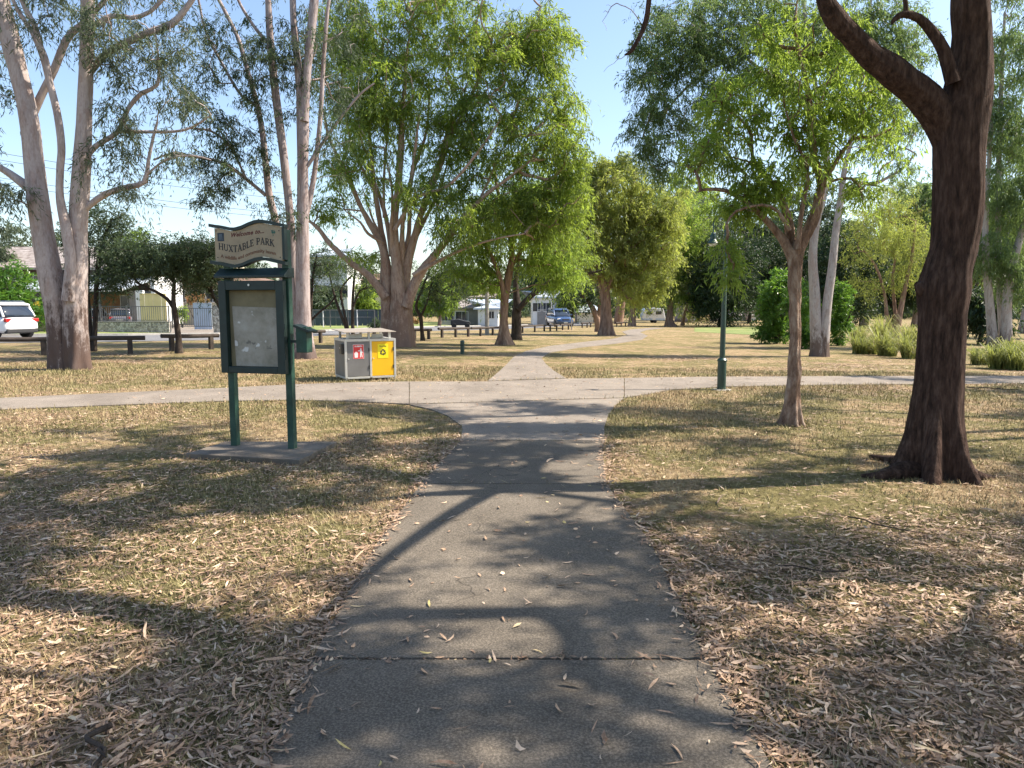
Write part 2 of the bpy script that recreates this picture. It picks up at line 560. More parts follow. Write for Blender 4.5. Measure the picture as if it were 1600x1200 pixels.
# ------------------------------------------------------------------ ground
def ground_colour(nt, fine=True):
    """dry straw, dirt and greener patches over the world position; returns (colour, height)"""
    v = worldco(nt)
    n1 = nodes_noise(nt, v, 0.55, 6, 0.6)
    n2 = nodes_noise(nt, v, 2.3, 8, 0.7)
    n3 = nodes_noise(nt, v, 24.0, 6, 0.75)
    straw = ramp(nt, n3, [(0.30, (0.16, 0.105, 0.055)), (0.5, (0.37, 0.268, 0.15)), (0.7, (0.60, 0.475, 0.30))])
    dirt = ramp(nt, n3, [(0.32, (0.11, 0.068, 0.042)), (0.52, (0.23, 0.15, 0.095)), (0.72, (0.42, 0.295, 0.20))])
    green = ramp(nt, n3, [(0.30, (0.06, 0.065, 0.022)), (0.5, (0.15, 0.145, 0.05)), (0.7, (0.33, 0.285, 0.125))])
    col = mixc(nt, ramp(nt, n2, [(0.44, 0.0), (0.60, 0.75)]), straw, dirt)
    ad = nt.nodes.new('ShaderNodeMath'); ad.operation = 'ADD'
    nt.links.new(n1, ad.inputs[0]); nt.links.new(n2, ad.inputs[1])
    col = mixc(nt, ramp(nt, ad.outputs[0], [(0.96, 0.0), (1.12, 0.75)]), col, green)
    n4 = nodes_noise(nt, v, 9.0, 4, 0.6)
    col = mixc(nt, ramp(nt, n4, [(0.40, 0.45), (0.58, 0.0)]), col, (0.10, 0.082, 0.045))
    return col, n3

def ground_mat():
    m, nt, b = new_mat('dry_ground')
    col, n3 = ground_colour(nt)
    # fallen leaves too far away to model: small pale flecks
    vo = nt.nodes.new('ShaderNodeTexVoronoi'); vo.inputs['Scale'].default_value = 9.0
    mp = mapping(nt, worldco(nt), (1, 1.6, 1))
    nt.links.new(mp, vo.inputs['Vector'])
    k = ramp(nt, vo.outputs['Distance'], [(0.12, 1.0), (0.26, 0.0)])
    nn = nodes_noise(nt, worldco(nt), 1.1, 5, 0.6)
    k = mixc(nt, 1.0, k, ramp(nt, nn, [(0.38, 0.1), (0.6, 0.9)]), 'MULTIPLY')
    col = mixc(nt, k, col, mixc(nt, vo.outputs['Color'], (0.70, 0.56, 0.42), (0.42, 0.30, 0.23)))
    nt.links.new(col, b.inputs['Base Color'])
    b.inputs['Roughness'].default_value = 0.95
    b.inputs['Specular IOR Level'].default_value = 0.1
    bump(nt, b, n3, 1.0, 0.05)
    return m
M['ground'] = ground_mat()

def axis(segs):
    out = []
    for a, b, n in segs: out.append(np.linspace(a, b, n, endpoint=False))
    out.append([segs[-1][1]])
    return np.concatenate(out)
gx = axis([(-700, -200, 8), (-200, -60, 24), (-60, -12, 60), (-12, 12, 220), (12, 60, 60), (60, 200, 24), (200, 700, 8)])
gy = axis([(-60, -6, 8), (-6, 16, 220), (16, 60, 90), (60, 160, 60), (160, 900, 16)])
XX, YY = np.meshgrid(gx, gy)
def gnoise(x, y):
    P = np.stack([x, y, 0 * x], -1).reshape(-1, 3)
    near = 1 / (1 + np.exp((y - 13) / 1.2))
    return (0.006 * snoise(P, 1.7, 5) + 0.003 * snoise(P, 9, 6)).reshape(np.shape(x)) * near
ZZ = gz(XX, YY) + gnoise(XX, YY)
nx, ny = len(gx), len(gy)
idx = np.arange(nx * ny).reshape(ny, nx)
GF = np.stack([idx[:-1, :-1], idx[:-1, 1:], idx[1:, 1:], idx[1:, :-1]], -1).reshape(-1, 4)
g_o = mk('ground', np.stack([XX, YY, ZZ], -1).reshape(-1, 3), [GF], M['ground'])
tag(g_o, kind='structure')

# ------------------------------------------------------------------ concrete paths
def conc_mat(name, a, c, d, agg=0.5):
    m, nt, b = new_mat(name)
    v = worldco(nt)
    f = nodes_noise(nt, v, 1.6, 8, 0.65)
    col = ramp(nt, f, [(0.3, a), (0.52, c), (0.72, d)])
    g = nodes_noise(nt, v, 95, 3, 0.8)
    col = mixc(nt, agg, col, ramp(nt, g, [(0.38, [x * 0.55 for x in a]), (0.5, c), (0.66, [min(1, x * 1.7) for x in d])]))
    h = nodes_noise(nt, v, 5.0, 8, 0.75)
    col = mixc(nt, ramp(nt, h, [(0.56, 0.0), (0.74, 0.45)]), col, [x * 0.55 for x in a])
    # hairline cracks along broken cells, and broad damp stains
    wv = nt.nodes.new('ShaderNodeVectorMath'); wv.operation = 'ADD'
    wn_ = nt.nodes.new('ShaderNodeTexNoise'); wn_.inputs['Scale'].default_value = 3.0; nt.links.new(v, wn_.inputs['Vector'])
    sc_ = nt.nodes.new('ShaderNodeVectorMath'); sc_.operation = 'SCALE'; sc_.inputs['Scale'].default_value = 0.55; nt.links.new(wn_.outputs['Color'], sc_.inputs[0])
    nt.links.new(v, wv.inputs[0]); nt.links.new(sc_.outputs[0], wv.inputs[1])
    vo = nt.nodes.new('ShaderNodeTexVoronoi'); vo.feature = 'DISTANCE_TO_EDGE'; vo.inputs['Scale'].default_value = 0.42; nt.links.new(wv.outputs[0], vo.inputs['Vector'])
    ck = ramp(nt, vo.outputs['Distance'], [(0.0, 0.75), (0.0035, 0.0)])
    ms = ramp(nt, nodes_noise(nt, v, 0.9, 2, 0.5), [(0.5, 0.0), (0.56, 1.0)])
    col = mixc(nt, mixc(nt, 1.0, ck, ms, 'MULTIPLY'), col, [x * 0.3 for x in a])
    st = nodes_noise(nt, mapping(nt, v, (1.0, 0.6, 1)), 0.8, 5, 0.6)
    col = mixc(nt, ramp(nt, st, [(0.5, 0.0), (0.68, 0.5)]), col, [x * 0.8 for x in a])
    nt.links.new(col, b.inputs['Base Color'])
    b.inputs['Roughness'].default_value = 0.88
    b.inputs['Specular IOR Level'].default_value = 0.25
    bump(nt, b, g, 0.7, 0.006)
    return m
M['conc_old'] = conc_mat('concrete_weathered', (0.080, 0.067, 0.053), (0.132, 0.112, 0.090), (0.195, 0.166, 0.134))  # near slabs: weathered, with the tree shade partly put into the colour
M['conc_new'] = conc_mat('concrete_pale', (0.145, 0.123, 0.102), (0.215, 0.184, 0.154), (0.295, 0.254, 0.214), 0.45)  # crossing: pale concrete, with the sun on it partly put into the colour
M['asphalt'] = conc_mat('asphalt', (0.10, 0.10, 0.105), (0.16, 0.16, 0.165), (0.22, 0.215, 0.22), 0.4)

def strip(name, left, right, mat, off=0.03, na=2, thick=0.12, px=True, kind='structure', split=True):
    """ribbon between two edges (pixel or metric) that follows the terrain, with real sides"""
    Lp = np.array([G(*p)[:2] if px else p for p in left], float)
    Rp = np.array([G(*p)[:2] if px else p for p in right], float)
    L2, R2 = [], []
    for i in range(len(Lp) - 1):
        n = max(1, int(max(np.linalg.norm(Lp[i + 1] - Lp[i]), np.linalg.norm(Rp[i + 1] - Rp[i])) / 0.9))
        for t in np.linspace(0, 1, n, endpoint=False):
            L2.append(Lp[i] * (1 - t) + Lp[i + 1] * t); R2.append(Rp[i] * (1 - t) + Rp[i + 1] * t)
    L2.append(Lp[-1]); R2.append(Rp[-1])
    L2 = np.array(L2); R2 = np.array(R2)
    w = np.linspace(0, 1, na + 1)[None, :, None]
    P = L2[:, None, :] * (1 - w) + R2[:, None, :] * w
    Z = gz(P[..., 0], P[..., 1]) + off
    V = np.concatenate([P, Z[..., None]], -1)
    n, k = V.shape[:2]
    ii = np.arange(n * k).reshape(n, k)
    F = np.stack([ii[:-1, :-1], ii[:-1, 1:], ii[1:, 1:], ii[1:, :-1]], -1).reshape(-1, 4)
    # border skirt
    ring = np.concatenate([ii[0, :], ii[1:, -1], ii[-1, -2::-1], ii[-2:0:-1, 0]])
    Vf = V.reshape(-1, 3)
    low = Vf[ring].copy(); low[:, 2] -= thick
    a = ring; b2 = np.roll(ring, -1); c0 = n * k + np.arange(len(ring)); c1 = np.roll(c0, -1)
    F2 = np.stack([a, c0, c1, b2], -1)
    o = mk(name, np.vstack([Vf, low]), [F, F2], mat, smooth=False)
    if kind: o['kind'] = kind
    return o, np.vstack([L2, R2[::-1]])

POLYS = []
def joined(name, parts, mat):
    """several strips joined into one mesh (bpy data only)"""
    Vs = []; Fs = []; n = 0
    for o in parts:
        me = o.data
        v = np.empty(len(me.vertices) * 3, np.float32); me.vertices.foreach_get('co', v)
        f = np.empty(len(me.loops), np.int32); me.loops.foreach_get('vertex_index', f)
        Vs.append(v.reshape(-1, 3)); Fs.append(f.reshape(-1, 4) + n); n += len(me.vertices)
        bpy.data.objects.remove(o)
    o = mk(name, np.vstack(Vs), [np.vstack(Fs)], mat, smooth=False)
    o['kind'] = 'structure'
    return o

# main path: slabs with real joints, 1.76 m wide
slabs = []; cross = []
def hw(y):  # left and right edge of the main path at distance y
    l = np.interp(y, [-4, 2.55, 3.2, 4.6, 6.45, 8.6], [-0.86, -0.862, -0.90, -0.915, -0.815, -0.60])
    r = np.interp(y, [-4, 2.55, 3.2, 4.6, 6.45, 8.0, 8.6], [0.90, 0.905, 0.875, 0.945, 0.845, 1.00, 1.10])
    return l, r
joints = [-4.0, -0.1, 3.17, 6.45, 8.6]
for a, b in zip(joints[:-1], joints[1:]):
    ys = np.linspace(a + 0.009, b - 0.009, 5)
    l = [(hw(y)[0], y) for y in ys]; r = [(hw(y)[1], y) for y in ys]
    o, poly = strip('slab', l, r, M['conc_old'], 0.015 + random.uniform(-.002, .002), 4, px=False)
    slabs.append(o); POLYS.append(poly)
# flared junction apron
l = [(737, 689), (722, 667), (700, 651), (672, 640), (640, 633.4)]
r = [(943, 689), (944, 668), (950, 650), (961, 634), (975, 623.2)]
l[0] = None
o, poly = strip('slab', [(hw(8.6)[0], 8.615)] + [tuple(G(*p)[:2]) for p in l[1:]], [(hw(8.6)[1], 8.615)] + [tuple(G(*p)[:2]) for p in r[1:]], M['conc_old'], 0.015, 6, px=False)
cross.append(o); POLYS.append(poly)
main_path = joined('main_path', slabs, M['conc_old'])

# junction, left arm, right arm
jl_n, jl_f = (640, 632.4), (640, 597)
jr_n, jr_f = (975, 622.4), (975, 591.5)
o, poly = strip('s', [jl_f, (760, 597), (885, 592.5), jr_f], [jl_n, (752, 629), (865, 625.5), jr_n], M['conc_new'], 0.015, 5); cross.append(o); POLYS.append(poly)
o, poly = strip('s', [(-700, 655), (-300, 640), (0, 623), (200, 614), (350, 607), (460, 601.5), (560, 598), (639, 597)], [(-700, 690), (-300, 661), (0, 641), (200, 633), (350, 627.5), (460, 626), (560, 628), (639, 632.4)], M['conc_new'], 0.015, 3); cross.append(o); POLYS.append(poly)
o, poly = strip('s', [(976, 591.5), (1100, 589.5), (1300, 588.5), (1600, 588), (2100, 588)], [(976, 622.3), (1050, 610), (1130, 605), (1300, 602), (1600, 600), (2100, 598)], M['conc_new'], 0.015, 3); cross.append(o); POLYS.append(poly)
# far path winding away
o, poly = strip('s', [(762, 596.4), (778, 583), (792, 570), (803, 558), (822, 549), (860, 541), (915, 534.5), (962, 529), (980, 523.5), (972, 518.5), (985, 515), (1020, 512)],
                 [(884, 591.9), (865, 580), (853, 570), (846, 560), (858, 551.5), (905, 543.5), (960, 537.5), (1003, 531), (1012, 525), (1000, 519.5), (1010, 515.8), (1040, 512.8)], M['conc_new'], 0.02, 3); cross.append(o); POLYS.append(poly)
cross_path = joined('cross_path', cross, M['conc_new'])

def in_poly(x, y, poly):
    inside = np.zeros(len(x), bool)
    n = len(poly); j = n - 1
    for i in range(n):
        xi, yi = poly[i]; xj, yj = poly[j]
        c = ((yi > y) != (yj > y)) & (x < (xj - xi) * (y - yi) / (yj - yi + 1e-12) + xi)
        inside ^= c
        j = i
    return inside
def on_path(x, y):
    r = np.zeros(len(x), bool)
    for p in POLYS: r |= in_poly(x, y, p)
    return r

# ------------------------------------------------------------------ street, verge and lawns
def lawn_mat(name, g):
    m, nt, b = new_mat(name)
    v = worldco(nt)
    f = nodes_noise(nt, v, 7, 7, 0.7); h = nodes_noise(nt, v, 0.5, 4, 0.6)
    col = ramp(nt, f, [(0.3, [x * 0.6 for x in g]), (0.7, [min(1, x * 1.35) for x in g])])
    col = mixc(nt, ramp(nt, h, [(0.45, 0.0), (0.65, 0.6)]), col, (0.36, 0.30, 0.13))
    nt.links.new(col, b.inputs['Base Color'])
    b.inputs['Roughness'].default_value = 0.95
    bump(nt, b, f, 1.0, 0.05)
    return m
M['lawn'] = lawn_mat('lawn_green', (0.14, 0.19, 0.045))
far_e = [(-900, 528), (-200, 526.5), (0, 525.5), (200, 524.5), (340, 523), (480, 519), (600, 513), (680, 511), (780, 509.5), (860, 507), (925, 505)]
near_e = [(-900, 548), (-200, 541), (0, 536), (200, 534), (340, 531.5), (480, 526), (600, 519), (680, 517), (780, 515), (860, 511), (925, 507.5)]
o, _ = strip('road', far_e, near_e, M['asphalt'], 0.02, 3, 0.1)
verge_f = [(-900, 512), (-200, 514), (0, 514.5), (200, 513.5), (340, 513), (480, 506), (600, 502), (680, 503), (780, 502)]
far_k = [(x, y - 0.4) for x, y in far_e[:9]]
o, _ = strip('verge', verge_f, far_k, M['lawn'], 0.028, 4, 0.1)
M['kerb'] = paint('kerb_concrete', (0.42, 0.40, 0.37), 0.85, var=0.2)
o, _ = strip('lawn', [(1085, 512), (1140, 511), (1190, 511)], [(1085, 519), (1140, 521.5), (1190, 524)], M['lawn'], 0.02, 3, 0.06)
o, _ = strip('driveway', [(255, 509), (345, 508)], [(268, 523.4), (352, 522.0)], M['conc_new'], 0.045, 2, 0.1)
for nm, e in (('kerb', far_e),):
    A = [(x, y) for x, y in e]
    pts = np.array([G(*p)[:2] for p in A])
    d = np.gradient(pts, axis=0); d /= np.linalg.norm(d, axis=1)[:, None]
    nrm = np.stack([-d[:, 1], d[:, 0]], 1)
    strip(nm, [tuple(p) for p in pts + nrm * 0.15], [tuple(p) for p in pts - nrm * 0.02], M['kerb'], 0.12, 1, 0.14, px=False)

# ------------------------------------------------------------------ leaf litter and short grass
def litter_mat():
    m, nt, b = new_mat('fallen_leaves')
    a = nt.nodes.new('ShaderNodeAttribute'); a.attribute_name = 'v'
    col = ramp(nt, a.outputs['Fac'], [(0.0, (0.055, 0.027, 0.013)), (0.24, (0.14, 0.075, 0.040)), (0.48, (0.29, 0.172, 0.100)), (0.74, (0.50, 0.335, 0.215)), (0.93, (0.76, 0.59, 0.43)), (1.0, (0.50, 0.42, 0.12))])
    g = nodes_noise(nt, worldco(nt), 60, 4, 0.6)
    col = mixc(nt, 0.35, col, ramp(nt, g, [(0.35, (0.14, 0.08, 0.05)), (0.65, (0.56, 0.42, 0.32))]))
    nt.links.new(col, b.inputs['Base Color'])
    b.inputs['Roughness'].default_value = 0.6
    b.inputs['Specular IOR Level'].default_value = 0.35
    return m
M['litter'] = litter_mat()

def litter_mesh(x, y, z0, L, Wd, rng, lift=0.02):
    n = len(x)
    ph = rng.uniform(0, 2 * np.pi, n)
    k = rng.normal(0, 0.8, n)                      # sickle bend
    tilt = rng.normal(0, 0.12, n); roll = rng.normal(0, 0.5, n)
    l = L * np.exp(rng.normal(0, 0.42, n)) * np.where(rng.uniform(0, 1, n) < .02, 2.2, 1.0); w = Wd * rng.uniform(0.4, 1.7, n)
    curl = rng.normal(0, 0.18, n) + 0.10
    s = np.array([-0.5, -0.2, 0.15, 0.5]); ww = np.array([0.06, 1.0, 0.85, 0.04])
    ang = ph[:, None] + k[:, None] * s[None, :]
    dx = np.cos(ang); dy = np.sin(ang)
    ds = np.diff(s)
    px = np.concatenate([np.zeros((n, 1)), np.cumsum(0.5 * (dx[:, 1:] + dx[:, :-1]) * ds, 1)], 1) * l[:, None]
    py = np.concatenate([np.zeros((n, 1)), np.cumsum(0.5 * (dy[:, 1:] + dy[:, :-1]) * ds, 1)], 1) * l[:, None]
    px -= px.mean(1)[:, None]; py -= py.mean(1)[:, None]
    pz = l[:, None] * (tilt[:, None] * s + curl[:, None] * (s ** 2) * 1.2)
    hx = -dy * (w[:, None] * ww) * 0.5; hy = dx * (w[:, None] * ww) * 0.5
    hz = (w[:, None] * ww) * 0.5 * np.sin(roll)[:, None]
    A = np.stack([x[:, None] + px + hx, y[:, None] + py + hy, pz + hz], -1)
    B = np.stack([x[:, None] + px - hx, y[:, None] + py - hy, pz - hz], -1)
    V = np.stack([A, B], 2)                         # n,4,2,3
    mn = V[..., 2].reshape(n, -1).min(1)
    zz = z0 + rng.uniform(0.001, lift, n)
    V[..., 2] += (zz - mn)[:, None, None]
    V = V.reshape(-1, 3)
    o = np.arange(n)[:, None] * 8
    F = np.stack([o + np.array([0, 1, 3, 2]), o + np.array([2, 3, 5, 4]), o + np.array([4, 5, 7, 6])], 1).reshape(-1, 4)
    v = np.repeat(np.clip(rng.beta(1.5, 1.5, n), 0, 0.97) , 8)
    return V, F, v

rng = np.random.default_rng(21)
def scatter(n, y0, y1, p, rng, side=0.74, pad=1.2):
    """points over the ground ahead, density falling with distance as y**-p"""
    u = rng.uniform(0, 1, n)
    e = 2 - p
    y = (y0 ** e + u * (y1 ** e - y0 ** e)) ** (1 / e)
    x = rng.uniform(-1, 1, n) * (side * y + pad)
    return x, y
x, y = scatter(380000, 1.5, 26, 1.15, rng)
P = np.stack([x, y, 0 * x], -1)
dens = 0.36 + 1.0 * snoise(P, 1.3, 3) + 0.35 * snoise(P, 4.5, 8)
l, r = hw(np.minimum(y, 8.5))
edge = np.minimum(np.abs(x - l), np.abs(x - r))
dens += 0.55 * np.exp(-edge / 0.35) * (y < 9)
dens += 0.25 * (y < 5)
dens -= 0.10 * np.clip(y - 5.0, 0, 4.5)
keep = (rng.uniform(0, 1, len(x)) < np.clip(dens, 0.08, 1)) & ~on_path(x, y)
slab_poly = np.array([G(292, 716)[:2], G(352, 697)[:2], G(527, 697.5)[:2], G(468, 727)[:2]])
keep &= ~in_poly(x, y, slab_poly)
x, y = x[keep], y[keep]
far_scale = 1 + 0.012 * np.clip(y - 6, 0, 30)
V, F, v = litter_mesh(x, y, gz(x, y) + gnoise(x, y), 0.048 * far_scale, 0.0080 * far_scale, rng, 0.018)
lit = mk('leaf_litter', V, [F], M['litter'], None, {'v': v}); lit['kind'] = 'stuff'
# scattered single leaves on the concrete
x, y = scatter(11000, 1.5, 30, 0.8, rng, 0.45, 1.2)
keep = on_path(x, y) & (rng.uniform(0, 1, len(x)) < 0.55)
x, y = x[keep], y[keep]
z = gz(x, y) + 0.0175
V, F, v = litter_mesh(x, y, z, 0.052, 0.0105, rng, 0.003)
v = np.clip(v * 0.8 + 0.28, 0, 1)
lit2 = mk('path_leaves', V, [F], M['litter'], None, {'v': v}); lit2['kind'] = 'stuff'

# leaves swept against and over the edges of the main path
n = 2300
yy_ = scatter(n, 1.6, 9.0, 1.3, rng)[1]
l, r = hw(yy_); side = rng.uniform(0, 1, n) < .5
xx_ = np.where(side, l, r) + np.where(side, -1, 1) * rng.normal(0.03, 0.055, n)
onp = on_path(xx_, yy_)
V, F, v = litter_mesh(xx_, yy_, np.where(onp, gz(xx_, yy_) + .018, gz(xx_, yy_) + .008), 0.055, 0.009, rng, 0.012)
lit3 = mk('edge_leaves', V, [F], M['litter'], None, {'v': v}); lit3['kind'] = 'stuff'

def grass_mat():
    m, nt, b = new_mat('dry_grass')
    a = nt.nodes.new('ShaderNodeAttribute'); a.attribute_name = 'v'
    col, _ = ground_colour(nt)
    gc = nt.nodes.new('ShaderNodeGamma'); gc.inputs[1].default_value = 0.95
    nt.links.new(col, gc.inputs[0])
    col = mixc(nt, a.outputs['Fac'], gc.outputs[0], mixc(nt, a.outputs['Fac'], (0.15, 0.17, 0.05), (0.55, 0.44, 0.25)))
    nt.links.new(col, b.inputs['Base Color'])
    b.inputs['Roughness'].default_value = 0.7
    b.inputs['Specular IOR Level'].default_value = 0.2
    return m
x, y = scatter(460000, 1.5, 20, 1.1, rng)
P = np.stack([x, y, 0 * x], -1)
keep = ~on_path(x, y) & (rng.uniform(0, 1, len(x)) < np.clip(0.6 + 0.7 * snoise(P, 1.6, 31), 0.15, 1)) & ~in_poly(x, y, slab_poly)
x, y = x[keep], y[keep]; n = len(x)
z = gz(x, y) + gnoise(x, y) - 0.004
ph = rng.uniform(0, 2 * np.pi, n); h = rng.uniform(0.012, 0.045, n) * (1 + .5 * (rng.uniform(0, 1, n) < .12)) * (1 + .07 * np.clip(y - 5, 0, 12)); ln = rng.uniform(0.01, 0.055, n); wd = rng.uniform(0.0016, 0.004, n) * (1 + 0.09 * np.clip(y - 3, 0, 20))
cx_, sy_ = np.cos(ph), np.sin(ph)
V = np.stack([np.stack([x - sy_ * wd, y + cx_ * wd, z], -1), np.stack([x + sy_ * wd, y - cx_ * wd, z], -1), np.stack([x + cx_ * ln, y + sy_ * ln, z + h], -1)], 1).reshape(-1, 3)
gr = mk('grass', V, [np.arange(3 * n).reshape(-1, 3)], grass_mat(), None, {'v': np.repeat(rng.uniform(0, 0.9, n) ** 1.6, 3)})
gr['kind'] = 'stuff'

# ------------------------------------------------------------------ lettering
def stroke(mb, x0, y0, x1, y1, w0, w1=None, t=(0, .002), X=lambda x, y: (x, y)):
    w1 = w0 if w1 is None else w1
    d = math.hypot(x1 - x0, y1 - y0) or 1
    nx_, ny_ = -(y1 - y0) / d, (x1 - x0) / d
    q = [(x0 + nx_ * w0 / 2, y0 + ny_ * w0 / 2), (x0 - nx_ * w0 / 2, y0 - ny_ * w0 / 2), (x1 - nx_ * w1 / 2, y1 - ny_ * w1 / 2), (x1 + nx_ * w1 / 2, y1 + ny_ * w1 / 2)]
    mb.prism([X(*p) for p in q], t[0], t[1])
TK, TN, SF = 0.17, 0.09, 0.075
def bowl(cx, cy, rx, ry, a0=90, a1=-90, n=8):
    return [(cx + rx * math.cos(math.radians(a0 + (a1 - a0) * k / n)), cy + ry * math.sin(math.radians(a0 + (a1 - a0) * k / n))) for k in range(n + 1)]
def glyph(ch):
    """serif capitals as (x0,y0,x1,y1,w) strokes in a box of height 1"""
    S_ = []; 
    def st(x, y0=0, y1=1, w=TK, serif=True):
        S_.append((x, y0, x, y1, w))
        if serif:
            if y0 == 0: S_.append((x - .15, .03, x + .15, .03, SF))
            if y1 == 1: S_.append((x - .15, .97, x + .15, .97, SF))
    def pl(P, w):
        for a, b in zip(P[:-1], P[1:]): S_.append((*a, *b, w))
    if ch == 'H': st(.15); st(.72); S_.append((.15, .5, .72, .5, TN)); return S_, .87
    if ch == 'U':
        S_.append((.15, .35, .15, 1, TK)); S_.append((0, .97, .3, .97, SF)); S_.append((.68, .35, .68, 1, TN)); S_.append((.55, .97, .81, .97, SF))
        pl(bowl(.415, .33, .265, .30, 180, 360), .12); return S_, .83
    if ch == 'X': S_ += [(.1, 1, .7, 0, TK), (.68, 1, .12, 0, TN), (0, .97, .26, .97, SF), (.55, .97, .8, .97, SF), (0, .03, .26, .03, SF), (.55, .03, .82, .03, SF)]; return S_, .82
    if ch == 'T': S_ += [(.36, 0, .36, 1, TK), (.2, .03, .52, .03, SF), (.02, .95, .7, .95, TN), (.04, .8, .04, .98, SF), (.68, .8, .68, .98, SF)]; return S_, .72
    if ch == 'A': S_ += [(.38, 1, .10, 0, TN), (.38, 1, .68, 0, TK), (.18, .33, .60, .33, TN), (0, .03, .22, .03, SF), (.52, .03, .82, .03, SF)]; return S_, .80
    if ch == 'B': st(.15); pl([(.15, .95), (.36, .95)] + bowl(.36, .74, .2, .21) + [(.15, .53)], .11); pl([(.36, .53)] + bowl(.38, .29, .24, .24) + [(.15, .05)], .12); return S_, .68
    if ch == 'L': st(.15); S_ += [(.15, .05, .58, .05, TN), (.57, .03, .6, .25, SF)]; return S_, .62
    if ch == 'E': st(.15); S_ += [(.15, .95, .56, .95, TN), (.15, .5, .45, .5, TN), (.15, .05, .58, .05, TN), (.56, .78, .56, .97, SF), (.58, .03, .6, .24, SF), (.45, .4, .45, .6, SF)]; return S_, .64
    if ch == 'P': st(.15); pl([(.15, .95), (.36, .95)] + bowl(.38, .71, .22, .24) + [(.15, .47)], .12); return S_, .66
    if ch == 'R': st(.15); pl([(.15, .95), (.36, .95)] + bowl(.38, .72, .2, .23) + [(.15, .49)], .12); S_ += [(.36, .48, .68, 0, TK), (.6, .03, .82, .03, SF)]; return S_, .76
    if ch == 'K': st(.15); S_ += [(.64, 1, .2, .42, TN), (.34, .58, .7, 0, TK), (.52, .97, .78, .97, SF), (.58, .03, .84, .03, SF)]; return S_, .80
    return S_, .35

def text_mesh(body, size, extrude=0.001, shear=0.0, name='lettering', mat=None, parent=None, loc=(0, 0, 0), curve=None, spacing=1.0, bold=0.0):
    cu = bpy.data.curves.new(name, 'FONT')
    cu.body = body; cu.size = size; cu.extrude = extrude; cu.shear = shear; cu.align_x = 'CENTER'; cu.align_y = 'CENTER'
    cu.space_character = spacing; cu.offset = bold
    cu.resolution_u = 2
    tmp = bpy.data.objects.new('tmp', cu); COL.objects.link(tmp)
    dg = bpy.context.evaluated_depsgraph_get()
    me = bpy.data.meshes.new_from_object(tmp.evaluated_get(dg))
    bpy.data.objects.remove(tmp)
    for v in me.vertices:       # lay upright in xz, facing -y
        x, y, z = v.co
        if curve: y += curve(x)
        v.co = (x, -z, y)
    me.materials.clear()
    if mat: me.materials.append(mat)
    o = bpy.data.objects.new(name, me); COL.objects.link(o)
    o.parent = parent; o.location = loc
    return o

# ------------------------------------------------------------------ park sign
M['green'] = paint('sign_green_paint', (0.011, 0.052, 0.034), 0.55, var=0.35, scale=9, dirt=(0.05, 0.09, 0.07))
M['dark_green'] = paint('dark_green_paint', (0.007, 0.022, 0.020), 0.5, var=0.3, scale=9)
M['cream'] = paint('weathered_cream_board', (0.36, 0.29, 0.195), 0.75, var=0.14, scale=5, dirt=(0.25, 0.195, 0.125))
M['black'] = paint('black_letter_paint', (0.018, 0.02, 0.022), 0.6)
M['maroon'] = paint('faded_maroon_paint', (0.11, 0.022, 0.02), 0.7)
M['rust'] = paint('faded_rust_letters', (0.17, 0.085, 0.05), 0.8, var=0.3, scale=40)
M['navy'] = paint('navy_emblem', (0.028, 0.042, 0.06), 0.6)
M['paleblue'] = paint('pale_emblem', (0.11, 0.14, 0.17), 0.6)
M['leafprint'] = paint('green_emblem', (0.03, 0.12, 0.09), 0.6)
M['backboard'] = paint('notice_backing', (0.20, 0.17, 0.095), 0.8, var=0.15, dirt=(0.12, 0.10, 0.055))

def poster_mat():
    m, nt, b = new_mat('faded_notice_sheet')
    v = objco(nt)
    f = nodes_noise(nt, mapping(nt, v, (1, 1, 1)), 4.5, 7, 0.65)
    col = ramp(nt, f, [(0.34, (0.20, 0.185, 0.14)), (0.5, (0.30, 0.275, 0.225)), (0.66, (0.38, 0.355, 0.31))])
    g = nodes_noise(nt, v, 17, 4, 0.6)
    sx = nt.nodes.new('ShaderNodeSeparateXYZ'); nt.links.new(v, sx.inputs[0])
    mr = nt.nodes.new('ShaderNodeMapRange'); mr.interpolation_type = 'SMOOTHSTEP'
    # worn specks gathered in a band across the middle of the sheet
    ab = nt.nodes.new('ShaderNodeMath'); ab.operation = 'SUBTRACT'; ab.inputs[1].default_value = 1.13
    nt.links.new(sx.outputs['Z'], ab.inputs[0])
    a2 = nt.nodes.new('ShaderNodeMath'); a2.operation = 'ABSOLUTE'; nt.links.new(ab.outputs[0], a2.inputs[0])
    mr.inputs['From Min'].default_value = 0.0; mr.inputs['From Max'].default_value = 0.12
    mr.inputs['To Min'].default_value = 0.14; mr.inputs['To Max'].default_value = 0.0
    nt.links.new(a2.outputs[0], mr.inputs['Value'])
    ad = nt.nodes.new('ShaderNodeMath'); ad.operation = 'ADD'
    nt.links.new(g, ad.inputs[0]); nt.links.new(mr.outputs[0], ad.inputs[1])
    col = mixc(nt, ramp(nt, ad.outputs[0], [(0.70, 0.0), (0.76, 0.8)]), col, (0.10, 0.095, 0.085))
    g2 = nodes_noise(nt, v, 11, 3, 0.5)
    ad2 = nt.nodes.new('ShaderNodeMath'); ad2.operation = 'ADD'
    nt.links.new(g2, ad2.inputs[0]); nt.links.new(mr.outputs[0], ad2.inputs[1])
    col = mixc(nt, ramp(nt, ad2.outputs[0], [(0.70, 0.0), (0.76, 0.7)]), col, (0.75, 0.74, 0.72))
    nt.links.new(col, b.inputs['Base Color'])
    b.inputs['Roughness'].default_value = 0.45
    return m
M['poster'] = poster_mat()

